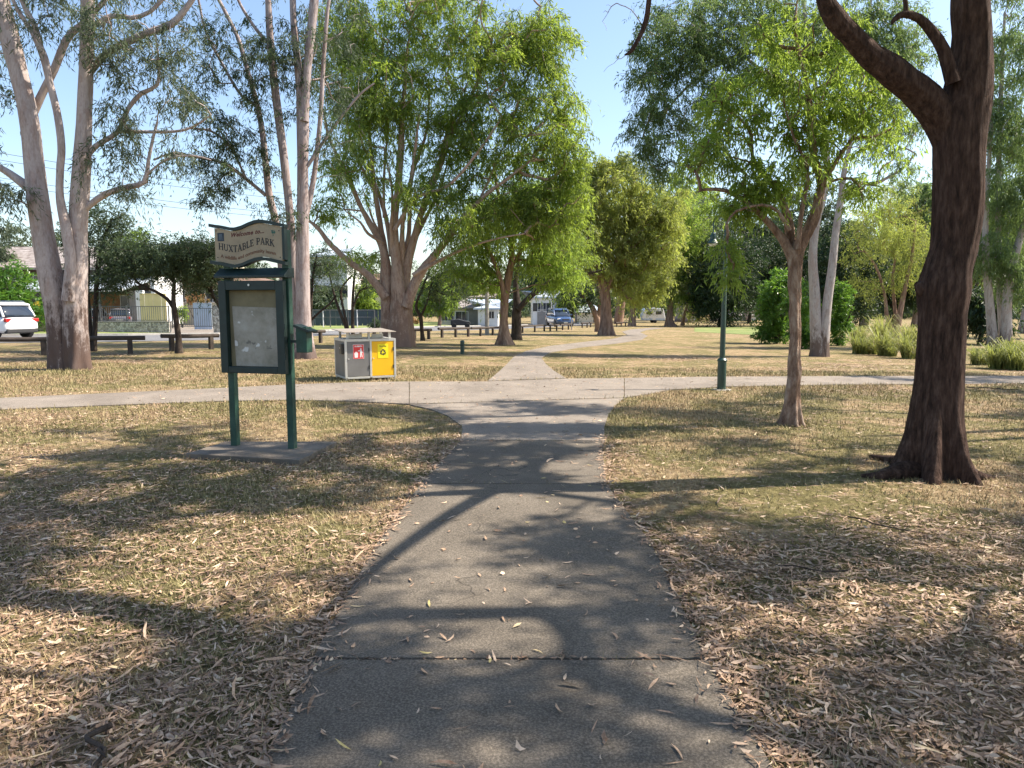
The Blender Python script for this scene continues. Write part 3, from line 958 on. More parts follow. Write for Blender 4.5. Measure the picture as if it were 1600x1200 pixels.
pl_, pr_ = G(368.5, 703), G(457.5, 708)
mid = (pl_ + pr_) / 2
sgn_rz = math.atan2(pr_[1] - pl_[1], pr_[0] - pl_[0])
HWD = np.linalg.norm(pr_[:2] - pl_[:2]) / 2
sign = thing('park_sign', 'green framed park noticeboard with a cream welcome board, on a concrete pad', 'park sign', mid, sgn_rz)
Z0 = 0.0
for sx in (-1, 1):
    top = 2.33 if sx > 0 else 2.06
    MB().box((sx * HWD, 0, top / 2 - .03), (0.075, 0.075, top + .06)).build('post', M['green'], sign, bevel=0.006)
cx0 = -0.02
# notice cabinet
ZB, ZT, WH = 0.815, 1.80, 0.388
fr = MB()
fr.box((cx0 - WH + .045, -.085, (ZB + ZT) / 2), (.09, .07, ZT - ZB)).box((cx0 + WH - .045, -.085, (ZB + ZT) / 2), (.09, .07, ZT - ZB))
fr.box((cx0, -.085, ZB + .035), (2 * WH - .181, .068, .07)).box((cx0, -.085, ZT - .05), (2 * WH - .181, .068, .10))
frame = fr.build('cabinet_frame', M['dark_green'], sign, bevel=0.006)
MB().box((cx0, -.044, (ZB + ZT) / 2), (2 * WH - .02, .012, ZT - ZB - .02)).build('backing_board', M['backboard'], sign)
ps = MB().prism([(cx0 - .24, ZB + .075), (cx0 + .285, ZB + .072), (cx0 + .275, ZB + .70), (cx0 - .265, ZB + .715)], -.058, -.0555)
ps.build('notice_sheet', M['poster'], sign)
M['glass_pane'] = None
for z in (1.0, 1.32, 1.62): MB().cyl((cx0 + WH + .004, -.118, z - .03), (cx0 + WH + .004, -.118, z + .03), .011, n=8).build('hinge', M['dark_green'], sign)
MB().cyl((cx0 - .01, -.1205, ZT - .045), (cx0 - .01, -.128, ZT - .045), .012, n=10).build('lock', paint('lock_steel', (0.5, 0.5, 0.5), 0.35, 0.9), sign)
# cross rails above the cabinet
MB().prism([(-.14, ZT + .03), (-.14, ZT + .055), (-.03, ZT + .135), (.06, ZT + .135), (.06, ZT + .03)], cx0 - WH - .03, cx0 + WH + .035, axis='x').build('canopy_rail', M['dark_green'], sign, bevel=0.004)
# the wavy welcome board
def wav(t):           # t 0..1 from left to right, metres
    return float(np.interp(t, [0, .08, .16, .24, .32, .42, .52, .62, .70, .80, .90, 1.0], [0, -.006, -.020, -.033, -.036, -.018, .012, .035, .040, .028, .010, -.006]))
BL, BR = HWD + .005 - .80, HWD + .005
ZBB, ZTB = 2.01, 2.358
N_ = 36
ts = [k / N_ for k in range(N_ + 1)]
pts = [(BL + (BR - BL) * t, ZBB + wav(t)) for t in ts] + [(BL + (BR - BL) * t, ZTB + wav(t)) for t in reversed(ts)]
MB().prism(pts, -.085, -.050).build('welcome_board', M['cream'], sign)
for z_, nm in ((ZTB, 'top_trim'), (ZBB, 'bottom_trim')):
    s_ = 1 if nm == 'top_trim' else -1
    q = []
    L_ = [(-.07, wav(0) + .012)] + [(t, wav(t)) for t in ts] + [(1.05, wav(1) - .008)]
    a = [(BL + (BR - BL) * t, z_ + w + s_ * .003) for t, w in L_]; c = [(BL + (BR - BL) * t, z_ + w + s_ * .036) for t, w in reversed(L_)]
    MB().prism(a + c, -.105, -.02).build(nm, M['dark_green'], sign)
MB().box((BR + .018, -.06, (ZBB + ZTB) / 2), (.028, .06, ZTB - ZBB - .012)).build('side_trim', M['dark_green'], sign)
for x_, z_ in ((BL + .02, ZTB - .03), (BR - .03, ZTB - .045), (BL + .03, ZBB + .04), (BR - .025, ZBB + .03)):
    MB().cyl((x_, -.0855, z_), (x_, -.089, z_), .006, n=8).build('screw', M['black'], sign)
# HUXTABLE PARK following the wave
word = 'HUXTABLE PARK'
HH = 0.070
tot = sum(glyph(c)[1] + .09 for c in word) - .09
sx_ = 0.665 / (tot * HH)
mbx = MB(); xcur = BL + .045
for ch in word:
    S_, wd = glyph(ch)
    for (a, b_, c_, d_, w_) in S_:
        def X(x, y, xc=xcur):
            X_ = xc + x * HH * sx_
            t = (X_ - BL) / (BR - BL)
            return (X_, ZBB + .128 + wav(t) * 1.0 + y * HH)
        stroke(mbx, a, b_, c_, d_, w_, t=(-.0875, -.0853), X=X)
    xcur += (wd + .09) * HH * sx_
mbx.build('lettering', M['black'], sign)
text_mesh('Welcome to...', .062, .001, .35, 'lettering', M['maroon'], sign, (cx0 - .03, -.0865, ZTB - .062), lambda x: .10 * x, 1.12, .0016)
text_mesh('A wildlife and community haven', .051, .001, 0, 'lettering', M['rust'], sign, ((BL + BR) / 2 - .004, -.0865, ZBB + .062), lambda x: wav(min(1, max(0, (x + .40) / .80))) * .95, 1.0, .0008)
eb = MB().box((BL + .075, -.0868, ZTB - .095), (.078, .002, .088)).build('emblem', M['navy'], sign)
e2 = MB()
for dx in (-.018, 0, .018): stroke(e2, BL + .075 + dx, ZTB - .128, BL + .075 + dx * .6, ZTB - .065, .006, .012, t=(-.0895, -.088))
e2.build('emblem_mark', M['paleblue'], eb)
tr = MB(); r_ = random.Random(2)
for _ in range(26):
    a = r_.uniform(0, 6.28); d = r_.uniform(0, .021); x_, z_ = BR - .10 + d * math.cos(a) * 1.1, ZTB - .058 + d * math.sin(a)
    tr.prism([(x_ + .006 * math.cos(k * 1.26), z_ + .006 * math.sin(k * 1.26)) for k in range(5)], -.0872 - r_.uniform(0, .0006), -.0853)
stroke(tr, BR - .10, ZTB - .098, BR - .102, ZTB - .07, .008, .004, t=(-.0868, -.0853))
tr.build('tree_emblem', M['leafprint'], sign)
# dispenser box on the right post
dz = 1.18
db = MB().prism([(-.065, dz - .13), (.065, dz - .13), (.065, dz + .20), (-.065, dz + .20)], -.06, .06)
dsp = MB().box((HWD + .19, -.02, dz + .0), (.125, .12, .27)).build('dispenser_box', M['green'], sign, bevel=.005)
MB().prism([(-.08, .152), (.11, .092), (.118, .112), (-.075, .177)], -.085, .085).build('dispenser_lid', M['dark_green'], dsp, loc=(HWD + .19, -.02, dz - .015))
MB().box((HWD + .082, -.02, dz - .02), (.10, .03, .03)).build('bracket', M['dark_green'], sign)
# concrete pad
pc = paint('pad_concrete', (0.15, 0.125, 0.10), 0.9, var=0.35, scale=3, bumpd=0.01, dirt=(0.07, 0.055, 0.038))
pp = slab_poly
ctr = pp.mean(0); mbp = MB()
n4 = 9
ring = []
for k in range(4):
    a, b_ = pp[k], pp[(k + 1) % 4]
    for t in np.linspace(0, 1, n4, endpoint=False):
        q = a * (1 - t) + b_ * t
        ring.append((q[0] - ctr[0] + random.uniform(-.012, .012), q[1] - ctr[1] + random.uniform(-.012, .012)))
if sum(ring[i][0] * ring[(i + 1) % len(ring)][1] - ring[(i + 1) % len(ring)][0] * ring[i][1] for i in range(len(ring))) < 0: ring = ring[::-1]
pad = mbp.prism(ring, -.08, .045, axis='z').build('concrete_pad', pc, None, bevel=.008, loc=(ctr[0], ctr[1], 0))
tag(pad, 'rough concrete pad under the park sign', 'slab')
sign.location.z = 0.045

# ------------------------------------------------------------------ twin bin enclosure
M['alu'] = paint('aluminium_frame', (0.62, 0.61, 0.58), 0.4, 0.6, var=0.08)
M['bin_grey'] = paint('grey_bin_door', (0.17, 0.165, 0.16), 0.5, var=0.12, scale=4)
M['bin_side'] = paint('grey_bin_side', (0.15, 0.14, 0.13), 0.5, var=0.15, scale=4)
M['bin_yellow'] = paint('yellow_bin_door', (0.85, 0.46, 0.004), 0.45, var=0.04)
M['red'] = paint('red_sticker', (0.68, 0.04, 0.04), 0.4, var=0.06)
M['yel_st'] = paint('yellow_sticker', (0.86, 0.72, 0.01), 0.4, var=0.04)
M['white'] = paint('white_print', (0.80, 0.79, 0.78), 0.45, var=0.04)
M['bin_top'] = paint('bin_canopy', (0.36, 0.31, 0.26), 0.5, 0.3, var=0.1)
bf = G(540, 596.5); br_ = G(615, 593)
rzb = math.atan2(br_[1] - bf[1], br_[0] - bf[0])
rzb = math.radians(27)
BW, BD, BH = 1.12, 0.92, 0.86
org = bf.copy()
bins = thing('bin_enclosure', 'twin rubbish and recycling bin enclosure with grey and yellow doors beside the cross path', 'bin', (org[0], org[1], org[2] + .028), rzb)
# local: x along front 0..BW, y 0..BD backwards
f = MB(); t_ = .045
for x_ in (t_ / 2, BW / 2, BW - t_ / 2):
    f.box((x_, t_ / 2, BH / 2 + .02), (t_, t_, BH - .04))
    f.box((x_, BD - t_ / 2, BH / 2 + .02), (t_, t_, BH - .04))
for z_ in (.04 + t_ / 2 - .02, BH - t_ / 2):
    for y_ in (t_ / 2, BD - t_ / 2):
        f.box((BW / 4 + t_ / 4, y_, z_), (BW / 2 - 1.5 * t_, t_ - .004, t_ - .003)); f.box((3 * BW / 4 - t_ / 4, y_, z_), (BW / 2 - 1.5 * t_, t_ - .004, t_ - .003))
    for x_ in (t_ / 2, BW - t_ / 2): f.box((x_, BD / 2, z_), (t_ - .004, BD - 2 * t_, t_ - .003))
for x_ in (.03, BW - .03):
    for y_ in (.03, BD - .03): f.cyl((x_, y_, -.02), (x_, y_, .03), .018, n=8)
f.build('frame', M['alu'], bins, bevel=.004)
dw = BW / 2 - 1.5 * t_ - .006
def door(x0, mat, nm, lab):
    d = MB().box((x0 + dw / 2, .018, BH / 2 + .012), (dw, .018, BH - 2 * t_ - .03)).build(nm, mat, bins, bevel=.003)
    d['label'] = lab
    for z_ in (.26, .64): MB().box((x0 + dw - .012, .004, z_), (.022, .014, .075)).build('hinge', M['black'], d)
    MB().cyl((x0 + .03, .010, .45), (x0 + .03, -.012, .45), .014, n=12).build('lock', M['alu'], d)
    return d
d1 = door(t_ + .003, M['bin_grey'], 'door', 'grey door with red sticker')
d2 = door(BW / 2 + t_ / 2 + .003, M['bin_yellow'], 'door', 'yellow door with recycling sticker')
MB().box((.012, BD / 2, BH / 2 + .01), (.012, BD - 2 * t_, BH - 2 * t_ - .02)).build('side_panel', M['bin_side'], bins)
MB().box((BW - .012, BD / 2, BH / 2 + .01), (.012, BD - 2 * t_, BH - 2 * t_ - .02)).build('side_panel', M['bin_side'], bins)
MB().box((BW / 2, BD - .012, BH / 2 + .01), (BW - 2 * t_, .012, BH - 2 * t_ - .02)).build('back_panel', M['bin_side'], bins)
tp = MB()
tp.box((BW / 2, .10, BH + .004), (BW, .2, .012)).box((BW / 2, BD - .1, BH + .004), (BW, .2, .012)).box((.07, BD / 2, BH + .004), (.14, BD - .4, .012)).box((BW - .07, BD / 2, BH + .004), (.14, BD - .4, .012)).box((BW / 2, BD / 2, BH + .004), (.16, BD - .4, .012))
tp.build('top_plate', M['alu'], bins)
for x_ in (.10, BW / 2, BW - .10):
    for y_ in (.14, BD - .14): MB().box((x_, y_, BH + .075), (.05, .035, .13)).build('canopy_leg', M['alu'], bins)
MB().box((.30, .3, BH + .06), (.30, .02, .10)).build('chute_plate', M['alu'], bins)
MB().box((BW - .32, .3, BH + .06), (.26, .02, .09)).build('chute_plate', M['alu'], bins)
MB().prism([(-.10, BH + .15), (BD + .06, BH + .19), (BD + .06, BH + .205), (-.10, BH + .165)], -.04, BW - .02, axis='x').build('canopy', M['bin_top'], bins, bevel=.003)
ab_ = MB().box((-.03, .20, .66), (.05, .19, .22)).build('ash_receptacle', paint('dark_steel_box', (0.07, 0.065, 0.06), 0.4, 0.5), bins, bevel=.01)
MB().cyl((-.056, .20, .68), (-.062, .20, .68), .018, n=12).build('lock', M['alu'], ab_)
# stickers
s1x = t_ + dw / 2 + .005
st1 = MB().box((s1x, .0075, .60), (.235, .002, .31)).build('sticker', M['white'], d1)
MB().box((s1x, .0055, .60), (.222, .002, .297)).build('sticker_face', M['red'], st1)
pic = MB()
def O(pts_, t=(.003, .0045)): pic.prism(pts_, *t)
# litter bin symbol and a person dropping rubbish
O([(s1x - .085, .475), (s1x - .015, .475), (s1x - .01, .575), (s1x - .09, .575)])
O([(s1x - .078, .581), (s1x - .022, .581), (s1x - .03, .598), (s1x - .07, .598)])
pic.cyl((s1x + .05, .0045, .655), (s1x + .05, .003, .655), .017, n=14)
O([(s1x + .032, .555), (s1x + .076, .56), (s1x + .072, .632), (s1x + .036, .632)])
O([(s1x + .034, .554), (s1x + .052, .556), (s1x + .046, .478), (s1x + .028, .478)])
O([(s1x + .056, .556), (s1x + .076, .559), (s1x + .088, .478), (s1x + .070, .478)])
O([(s1x + .036, .632), (s1x - .012, .622), (s1x - .012, .608), (s1x + .036, .612)])
O([(s1x + .072, .628), (s1x + .094, .575), (s1x + .084, .57), (s1x + .07, .598)])
pic.build('pictogram', M['white'], st1)
text_mesh('RUBBISH', .042, .0008, 0, 'lettering', M['white'], st1, (s1x, .0035, .714), None, 1.0, .0014)
s2x = BW / 2 + t_ / 2 + dw / 2 + .005
st2 = MB().box((s2x, .0065, .60), (.235, .0025, .31)).build('sticker', M['yel_st'], d2)
text_mesh('Recycling', .040, .0008, 0, 'lettering', paint('green_black_print', (0.05, 0.06, 0.02), 0.5), st2, (s2x, .0042, .708), None, 1.0, .0008)
rc = MB()
for k in range(3):
    a0 = math.radians(90 + 120 * k)
    def rot(p, a=a0 - math.pi / 2):
        x_, y_ = p
        return (s2x + x_ * math.cos(a) - y_ * math.sin(a), .575 + x_ * math.sin(a) + y_ * math.cos(a))
    # bent band over the apex, then an arrow head down the right side
    rc.prism([rot(p) for p in [(-.020, .066), (.020, .066), (.040, .034), (.017, .021), (.006, .040), (-.006, .040), (-.014, .028), (-.036, .041)]], .0035, .005)
    rc.prism([rot(p) for p in [(.006, .020), (.052, .046), (.050, -.004)]], .0030, .0048)
rc.build('recycling_symbol', M['black'], st2)

# ------------------------------------------------------------------ lamp post
lb = G(1127, 609)
lamp = thing('lamp_post', 'dark green park lamp post with a curved hook and small bell lamp', 'street lamp', lb)
M['lamp_green'] = paint('lamp_green_paint', (0.012, 0.045, 0.035), 0.35, var=0.25, spec=0.6)
MB().lathe([(.092, -.02), (.092, .0), (.085, .03), (.085, .56), (.098, .575), (.098, .60), (.07, .63), (.055, .64)], n=24).build('base_sleeve', M['lamp_green'], lamp, smooth=False)
MB().lathe([(.054, .62), (.050, 1.4), (.040, 2.6), (.034, 3.08), (.04, 3.09), (.04, 3.13), (.026, 3.15)], n=18).build('pole', M['lamp_green'], lamp)
hk = []
for k in range(17):
    a = math.radians(0 + 180 * k / 16)
    hk.append((-.125 + .125 * math.cos(a), 0, 3.27 + .15 * math.sin(a)))
hk = [(0, 0, 3.12)] + hk + [(-.25, 0, 3.08)]
tb = Tubes().add(np.array([[*p, .014] for p in hk]), .05, 8); tb.build('hook_arm', M['lamp_green'], lamp)
lhx = (-.25, 0, 0)
MB().lathe([(.02, 3.09), (.05, 3.06), (.062, 3.02), (.062, 2.96), (.075, 2.94), (.105, 2.90), (.112, 2.885), (.10, 2.88)], c=lhx, n=20).build('lamp_shade', M['lamp_green'], lamp)
MB().lathe([(.085, 2.882), (.08, 2.86), (.055, 2.835), (.02, 2.825)], c=lhx, n=16).build('lamp_glass', paint('lamp_glass', (0.75, 0.74, 0.70), 0.25), lamp, smooth=True)
MB().box((0, .088, .35), (.09, .004, .3)).build('access_door', M['dark_green'], lamp)
cp = MB().lathe([(.19, -.03), (.19, .008), (.17, .012)], n=20).build('lamp_footing', M['kerb'], None, loc=(lb[0], lb[1], lb[2]))
tag(cp, 'round pale concrete footing of the green lamp post', 'footing')

# ------------------------------------------------------------------ log rails along the road
M['log'] = paint('old_timber', (0.055, 0.042, 0.034), 0.9, var=0.4, scale=5, bumpd=0.02)
def log_rail(p0, p1, posts, lab, h=0.52, r=0.075, over=0.0):
    a = G(*p0); b_ = G(*p1)
    d = b_ - a; L_ = np.linalg.norm(d[:2]); rz = math.atan2(d[1], d[0])
    o = thing('log_rail', lab, 'log rail', a, rz, 'low timber rails along the road')
    slope = d[2] / L_
    g = np.random.default_rng(int(p0[0]) % 97)
    pts = [[t * L_, g.normal(0, .012), h + slope * t * L_ + g.normal(0, .01), r * g.uniform(.93, 1.05)] for t in np.linspace(0, 1, max(3, int(L_ / 1.2)))]
    tbm = Tubes().add(np.array(pts), .4, 10, rough=.05, rfreq=5, seed=3)
    # closed log ends
    c0 = pts[0]; c1 = pts[-1]
    bm_o = tbm.build('beam', M['log'], o)
    MB().cyl((c0[0] - .004, c0[1], c0[2]), (c0[0] + .02, c0[1], c0[2]), r * .98, n=10).build('log_end', M['log'], bm_o)
    MB().cyl((c1[0] - .02, c1[1], c1[2]), (c1[0] + .004, c1[1], c1[2]), r * .98, n=10).build('log_end', M['log'], bm_o)
    for t in posts:
        MB().box((t * L_, 0, (h - r * .6 + slope * t * L_) / 2 - .05 + slope * t * L_ / 2), (.15, .13, h - r * .6 + .1), rz=.05).build('post', M['log'], o, bevel=.01)
    return o
log_rail((-150, 559), (228, 552.5), (.03, .555, .93), 'long log rail at the far left, behind the big left gum')
log_rail((253, 549), (342, 545.5), (.17, .86), 'short log rail beside the crooked small dark tree')
log_rail((410, 541), (508, 535.5), (.1, .92), 'log rail running behind the slender gum trunk to the bins')
log_rail((560, 533), (674, 529.8), (.2, .75, .96), 'log rail passing behind the broad gum')
log_rail((685.5, 528.0), (735, 526), (.1, .52, .93), 'log rail directly below the dark trailer')
log_rail((736.5, 525.8), (782, 523.5), (.3, .72), 'log rail at the foot of the power pole')
log_rail((812, 520.5), (853, 517.8), (.1, .55, .93), 'log rail right of the charcoal-barked trunk')
log_rail((857, 517.8), (874, 516.8), (.15, .75), 'short log rail in front of the blue car, left of two')
log_rail((876, 516.0), (891, 515.0), (.2, .8), 'short log rail in front of the blue car, right of two')
log_rail((908, 512.5), (919, 512), (.15, .85), 'small distant log rail left of the dark-leaved tree trunk')
log_rail((921, 511.5), (933, 511), (.15, .85), 'small distant log rail just behind the dark-leaved tree trunk')
log_rail((962, 511), (979, 510.5), (.1, .5, .9), 'small distant log rail left of the white caravan')

bo = G(722.5, 553)
bol = thing('bollard', 'short dark green bollard standing alone on the dry grass right of the bins', 'bollard', bo)
MB().lathe([(.075, -.05), (.075, .40), (.082, .405), (.082, .44), (.07, .47), (.03, .49)], n=16).build('post', M['lamp_green'], bol)
MB().lathe([(.0835, .30), (.0835, .34)], n=16).build('band', M['dark_green'], bol)
b2 = G(893, 516); bol2 = thing('bollard', 'slim pale post beside the far log rails in front of the blue car', 'bollard', b2)
MB().box((0, 0, .55), (.09, .09, 1.2)).build('post', M['kerb'], bol2, bevel=.01); MB().box((0, 0, 1.16), (.10, .10, .06)).build('cap', M['dark_green'], bol2)

# ------------------------------------------------------------------ power poles and wires
M['polewood'] = paint('pole_timber', (0.30, 0.28, 0.25), 0.9, var=0.25, scale=3)
M['wire'] = paint('wire', (0.05, 0.05, 0.055), 0.5)
def power_pole(loc, rz, lab, H=8.6):
    o = thing('power_pole', lab, 'power pole', loc, rz)
    MB().cyl((0, 0, -.2), (0, 0, H), .15, .105, 14).build('pole', M['polewood'], o)
    for z_ in (H - .4, H - 1.3): MB().box((0, -.13, z_), (2.2, .1, .12)).build('cross_arm', M['polewood'], o)
    for z_ in (H - .4, H - 1.3):
        for x_ in (-.95, -.4, .4, .95): MB().cyl((x_, -.13, z_ + .06), (x_, -.13, z_ + .2), .035, n=8).build('insulator', M['kerb'], o)
    return o
pb = G(761, 523.5)
pa = np.array([-31.0, 27.0, 0.0])
dirw = math.atan2(pb[1] - pa[1], pb[0] - pa[0])
power_pole(pb, dirw + math.pi / 2, 'grey timber power pole beyond the log rails, left of the pale brown trunk')
power_pole(pa, dirw + math.pi / 2, 'timber power pole outside the picture on the left', 9.4)
nrm = np.array([math.cos(dirw + math.pi / 2), math.sin(dirw + math.pi / 2)])
for k, (off, ha, hb, sag, lab) in enumerate([(-.95, 9.2, 8.4, .9, 'topmost of the thin power lines crossing the sky at the left'), (.4, 9.2, 8.4, 1.0, 'second of the thin power lines crossing the sky at the left'), (-.4, 8.3, 7.5, 1.0, 'third of the thin power lines crossing the sky at the left'), (.95, 8.3, 7.5, 1.1, 'lowest of the thin power lines crossing the sky at the left')]):
    pts = []
    for t in np.linspace(0, 1, 25):
        p = pa[:2] * (1 - t) + pb[:2] * t + nrm * off
        pts.append([p[0], p[1], ha * (1 - t) + (hb + pb[2]) * t - 4 * sag * t * (1 - t), .011])
    w = Tubes().add(np.array(pts), 3, 5).build('power_line', M['wire'], None)
    tag(w, lab, 'cable')

# ------------------------------------------------------------------ street front: stone wall, fence, houses
def X_(px, Y): return (px - CX) / FPX * Y / math.cos(PITCH) * math.cos(PITCH)
def Zp(py, Y): return float(W(800, py, Y)[2])
def brickish(name, a, c, d, sc=2.2, mortar=(0.16, 0.15, 0.135)):
    m, nt, b = new_mat(name)
    v = objco(nt)
    vo = nt.nodes.new('ShaderNodeTexVoronoi'); vo.inputs['Scale'].default_value = sc; vo.feature = 'DISTANCE_TO_EDGE'
    vc = nt.nodes.new('ShaderNodeTexVoronoi'); vc.inputs['Scale'].default_value = sc
    for q in (vo, vc): nt.links.new(v, q.inputs['Vector'])
    bw = nt.nodes.new('ShaderNodeRGBToBW'); nt.links.new(vc.outputs['Color'], bw.inputs[0])
    col = ramp(nt, bw.outputs[0], [(0.2, a), (0.5, c), (0.8, d)])
    col = mixc(nt, ramp(nt, vo.outputs['Distance'], [(0.015, 1.0), (0.05, 0.0)]), col, mortar)
    nt.links.new(col, b.inputs['Base Color']); b.inputs['Roughness'].default_value = 0.9
    bump(nt, b, vo.outputs['Distance'], 1.0, 0.05)
    return m
M['stone'] = brickish('river_stone', (0.24, 0.22, 0.19), (0.42, 0.39, 0.34), (0.58, 0.55, 0.49), 9.0)
M['roof_tile'] = None
def tile_mat(name, a, c):
    m, nt, b = new_mat(name)
    v = objco(nt)
    w = nt.nodes.new('ShaderNodeTexWave'); w.wave_type = 'BANDS'; w.bands_direction = 'Z'; w.inputs['Scale'].default_value = 1.55; w.wave_profile = 'SAW'
    w.inputs['Distortion'].default_value = 0.6; w.inputs['Detail'].default_value = 2
    nt.links.new(v, w.inputs['Vector'])
    n = nodes_noise(nt, mapping(nt, v, (1, 1, 4)), 2.2, 5, 0.7)
    col = ramp(nt, n, [(0.35, a), (0.65, c)])
    col = mixc(nt, ramp(nt, w.outputs['Fac'], [(0.0, 0.75), (0.25, 0.0)]), col, [x * 0.35 for x in a])
    nt.links.new(col, b.inputs['Base Color']); b.inputs['Roughness'].default_value = 0.7
    bump(nt, b, w.outputs['Fac'], 0.8, 0.04)
    return m
M['roof_tile'] = tile_mat('roof_tiles', (0.16, 0.125, 0.11), (0.42, 0.38, 0.36))
M['roof_brown'] = tile_mat('brown_roof', (0.13, 0.075, 0.045), (0.24, 0.15, 0.10))
M['tin'] = paint('pale_metal_roof', (0.50, 0.56, 0.62), 0.45, 0.2, var=0.1)
M['wallw'] = paint('white_render', (0.70, 0.70, 0.69), 0.8, var=0.06, scale=1.5)
M['wallc'] = paint('cream_render', (0.60, 0.54, 0.42), 0.8, var=0.08, scale=1.5)
M['wally'] = paint('yellow_panel', (0.72, 0.57, 0.30), 0.7, var=0.08, scale=1.5)
M['wallg'] = paint('grey_block', (0.23, 0.22, 0.21), 0.9, var=0.12, scale=2)
M['timber'] = paint('orange_timber', (0.34, 0.17, 0.07), 0.7, var=0.25, scale=2)
M['darkwall'] = paint('dark_brick', (0.10, 0.08, 0.07), 0.9, var=0.2, scale=2)
M['winglass'] = glassy('window_glass', (0.03, 0.035, 0.045))
M['frame_w'] = paint('white_frame', (0.72, 0.71, 0.69), 0.5, var=0.05)
M['fencemetal'] = paint('fence_metal', (0.12, 0.12, 0.125), 0.4, 0.3)
M['blueish'] = paint('pale_blue_wall', (0.42, 0.50, 0.62), 0.7, var=0.08, scale=1.5)
M['bluedark'] = paint('blue_shade_screen', (0.035, 0.07, 0.10), 0.7, var=0.15, scale=1)
M['slat'] = paint('slate_fence', (0.055, 0.075, 0.085), 0.8, var=0.2, scale=1)
M['panel'] = paint('solar_panel', (0.03, 0.05, 0.12), 0.2, 0.2)

Yw = 45.0
def wall_seg(nm, cat, lab, x0, x1, Y, z0, z1, mat, th=.35, group=None, cap=None):
    o = thing(nm, lab, cat, ((x0 + x1) / 2, Y, z0), 0, group)
    MB().box((0, 0, (z1 - z0) / 2 - .15), (x1 - x0, th, z1 - z0 + .3)).build('wall', mat, o, bevel=.02)
    if cap: MB().box((0, 0, z1 - z0 + .03), (x1 - x0 + .04, th + .06, .06)).build('coping', cap, o)
    return o
zg = float(gz(-24, Yw))
wall_seg('stone_wall', 'stone wall', 'low grey river-stone wall beneath the metal bar fence', X_(-260, Yw), X_(268, Yw), Yw, Zp(518, Yw), Zp(503.5, Yw), M['stone'], cap=M['wallg'])
wall_seg('stone_pillar', 'stone pillar', 'stone gate pillar beside the driveway, just left of the sign', X_(337, Yw), X_(352, Yw), Yw, Zp(514, Yw), Zp(479, Yw), M['stone'], .5, cap=M['wallg'])
def bar_fence(x0, x1, Y, z0, z1, lab, nm='bar_fence', mat='fencemetal', gap=.13, cat='fence', pposts=2.4, group=None):
    o = thing(nm, lab, cat, (x0, Y, z0), 0, group)
    L_ = x1 - x0; H = z1 - z0
    MB().box((L_ / 2, 0, H - .03), (L_, .04, .04)).build('rail', M[mat], o)
    MB().box((L_ / 2, 0, .10), (L_, .04, .04)).build('rail', M[mat], o)
    bars = MB(); n = int(L_ / gap)
    for k in range(1, n): bars.box((k * L_ / n, 0, H / 2 + .03), (.022, .022, H - .17))
    bars.build('bars', M[mat], o)
    for k in range(int(L_ / pposts) + 1): MB().box((k * L_ / max(1, int(L_ / pposts)), .001, H / 2), (.06, .06, H + .06)).build('post', M[mat], o)
    return o
bar_fence(X_(-260, Yw), X_(266, Yw), Yw, Zp(503, Yw), Zp(478, Yw), 'grey metal bar fence on top of the stone wall')
bar_fence(X_(270, Yw), X_(334, Yw), Yw + .1, Zp(512.5, Yw), Zp(481, Yw), 'metal bar gate across the driveway left of the stone pillar', 'driveway_gate', cat='gate', pposts=2.3)

def window(parent, x, y, z, w, h, frame='frame_w', sill=True, bars=2):
    f = MB()
    t = .06
    f.box((x, y, z + h / 2 - t / 2), (w, .08, t)).box((x, y, z - h / 2 + t / 2), (w, .08, t))
    f.box((x - w / 2 + t / 2, y, z), (t, .078, h - 2 * t)).box((x + w / 2 - t / 2, y, z), (t, .078, h - 2 * t))
    for k in range(1, bars): f.box((x - w / 2 + k * w / bars, y, z), (.04, .07, h - 2 * t))
    fo = f.build('window', M[frame], parent)
    MB().box((x, y + .01, z), (w - 2 * t, .02, h - 2 * t)).build('pane', M['winglass'], fo)
    return fo
def hip_roof(mb, x0, x1, y0, y1, z0, z1, ov=.6, ridge=.35):
    x0 -= ov; x1 += ov; y0 -= ov; y1 += ov
    ins = (y1 - y0) * ridge
    vs = [(x0, y0, z0), (x1, y0, z0), (x1, y1, z0), (x0, y1, z0), (x0 + ins, (y0 + y1) / 2, z1), (x1 - ins, (y0 + y1) / 2, z1), (x0, y0, z0 - .18), (x1, y0, z0 - .18), (x1, y1, z0 - .18), (x0, y1, z0 - .18)]
    mb.add(vs, [(0, 1, 5, 4), (1, 2, 5), (2, 3, 4, 5), (3, 0, 4), (6, 7, 1, 0), (7, 8, 2, 1), (8, 9, 3, 2), (9, 6, 0, 3), (9, 8, 7, 6)])
    return mb
# house A, tiled roof with a metal-roofed carport
YA = 62.0
xa0, xa1 = X_(-330, YA), X_(232, YA)
zA = float(gz((xa0 + xa1) / 2, YA))
hA = thing('tiled_house', 'dark two-storey house with brown tiled roof and pale metal carport, across the road', 'house', ((xa0 + xa1) / 2, YA, zA))
hw_ = (xa1 - xa0) / 2
zt = Zp(421, YA) - zA
MB().box((0, 5.0, zt / 2), (2 * hw_, 9.0, zt)).build('wall', M['darkwall'], hA)
hip_roof(MB(), -hw_, hw_, .4, 9.6, zt + .14, Zp(386, YA) - zA + .4, .9, .5).build('roof', M['roof_tile'], hA)
for px in (20, 70, 145, 195): window(hA, X_(px, YA) - (xa0 + xa1) / 2, .46, Zp(440, YA) - zA, 1.8, 1.1, bars=3)
cx1 = X_(131, 60) - (xa0 + xa1) / 2; cx2 = X_(232, 60) - (xa0 + xa1) / 2
zc0, zc1 = Zp(454, 57.5) - zA, Zp(436, 62) - zA
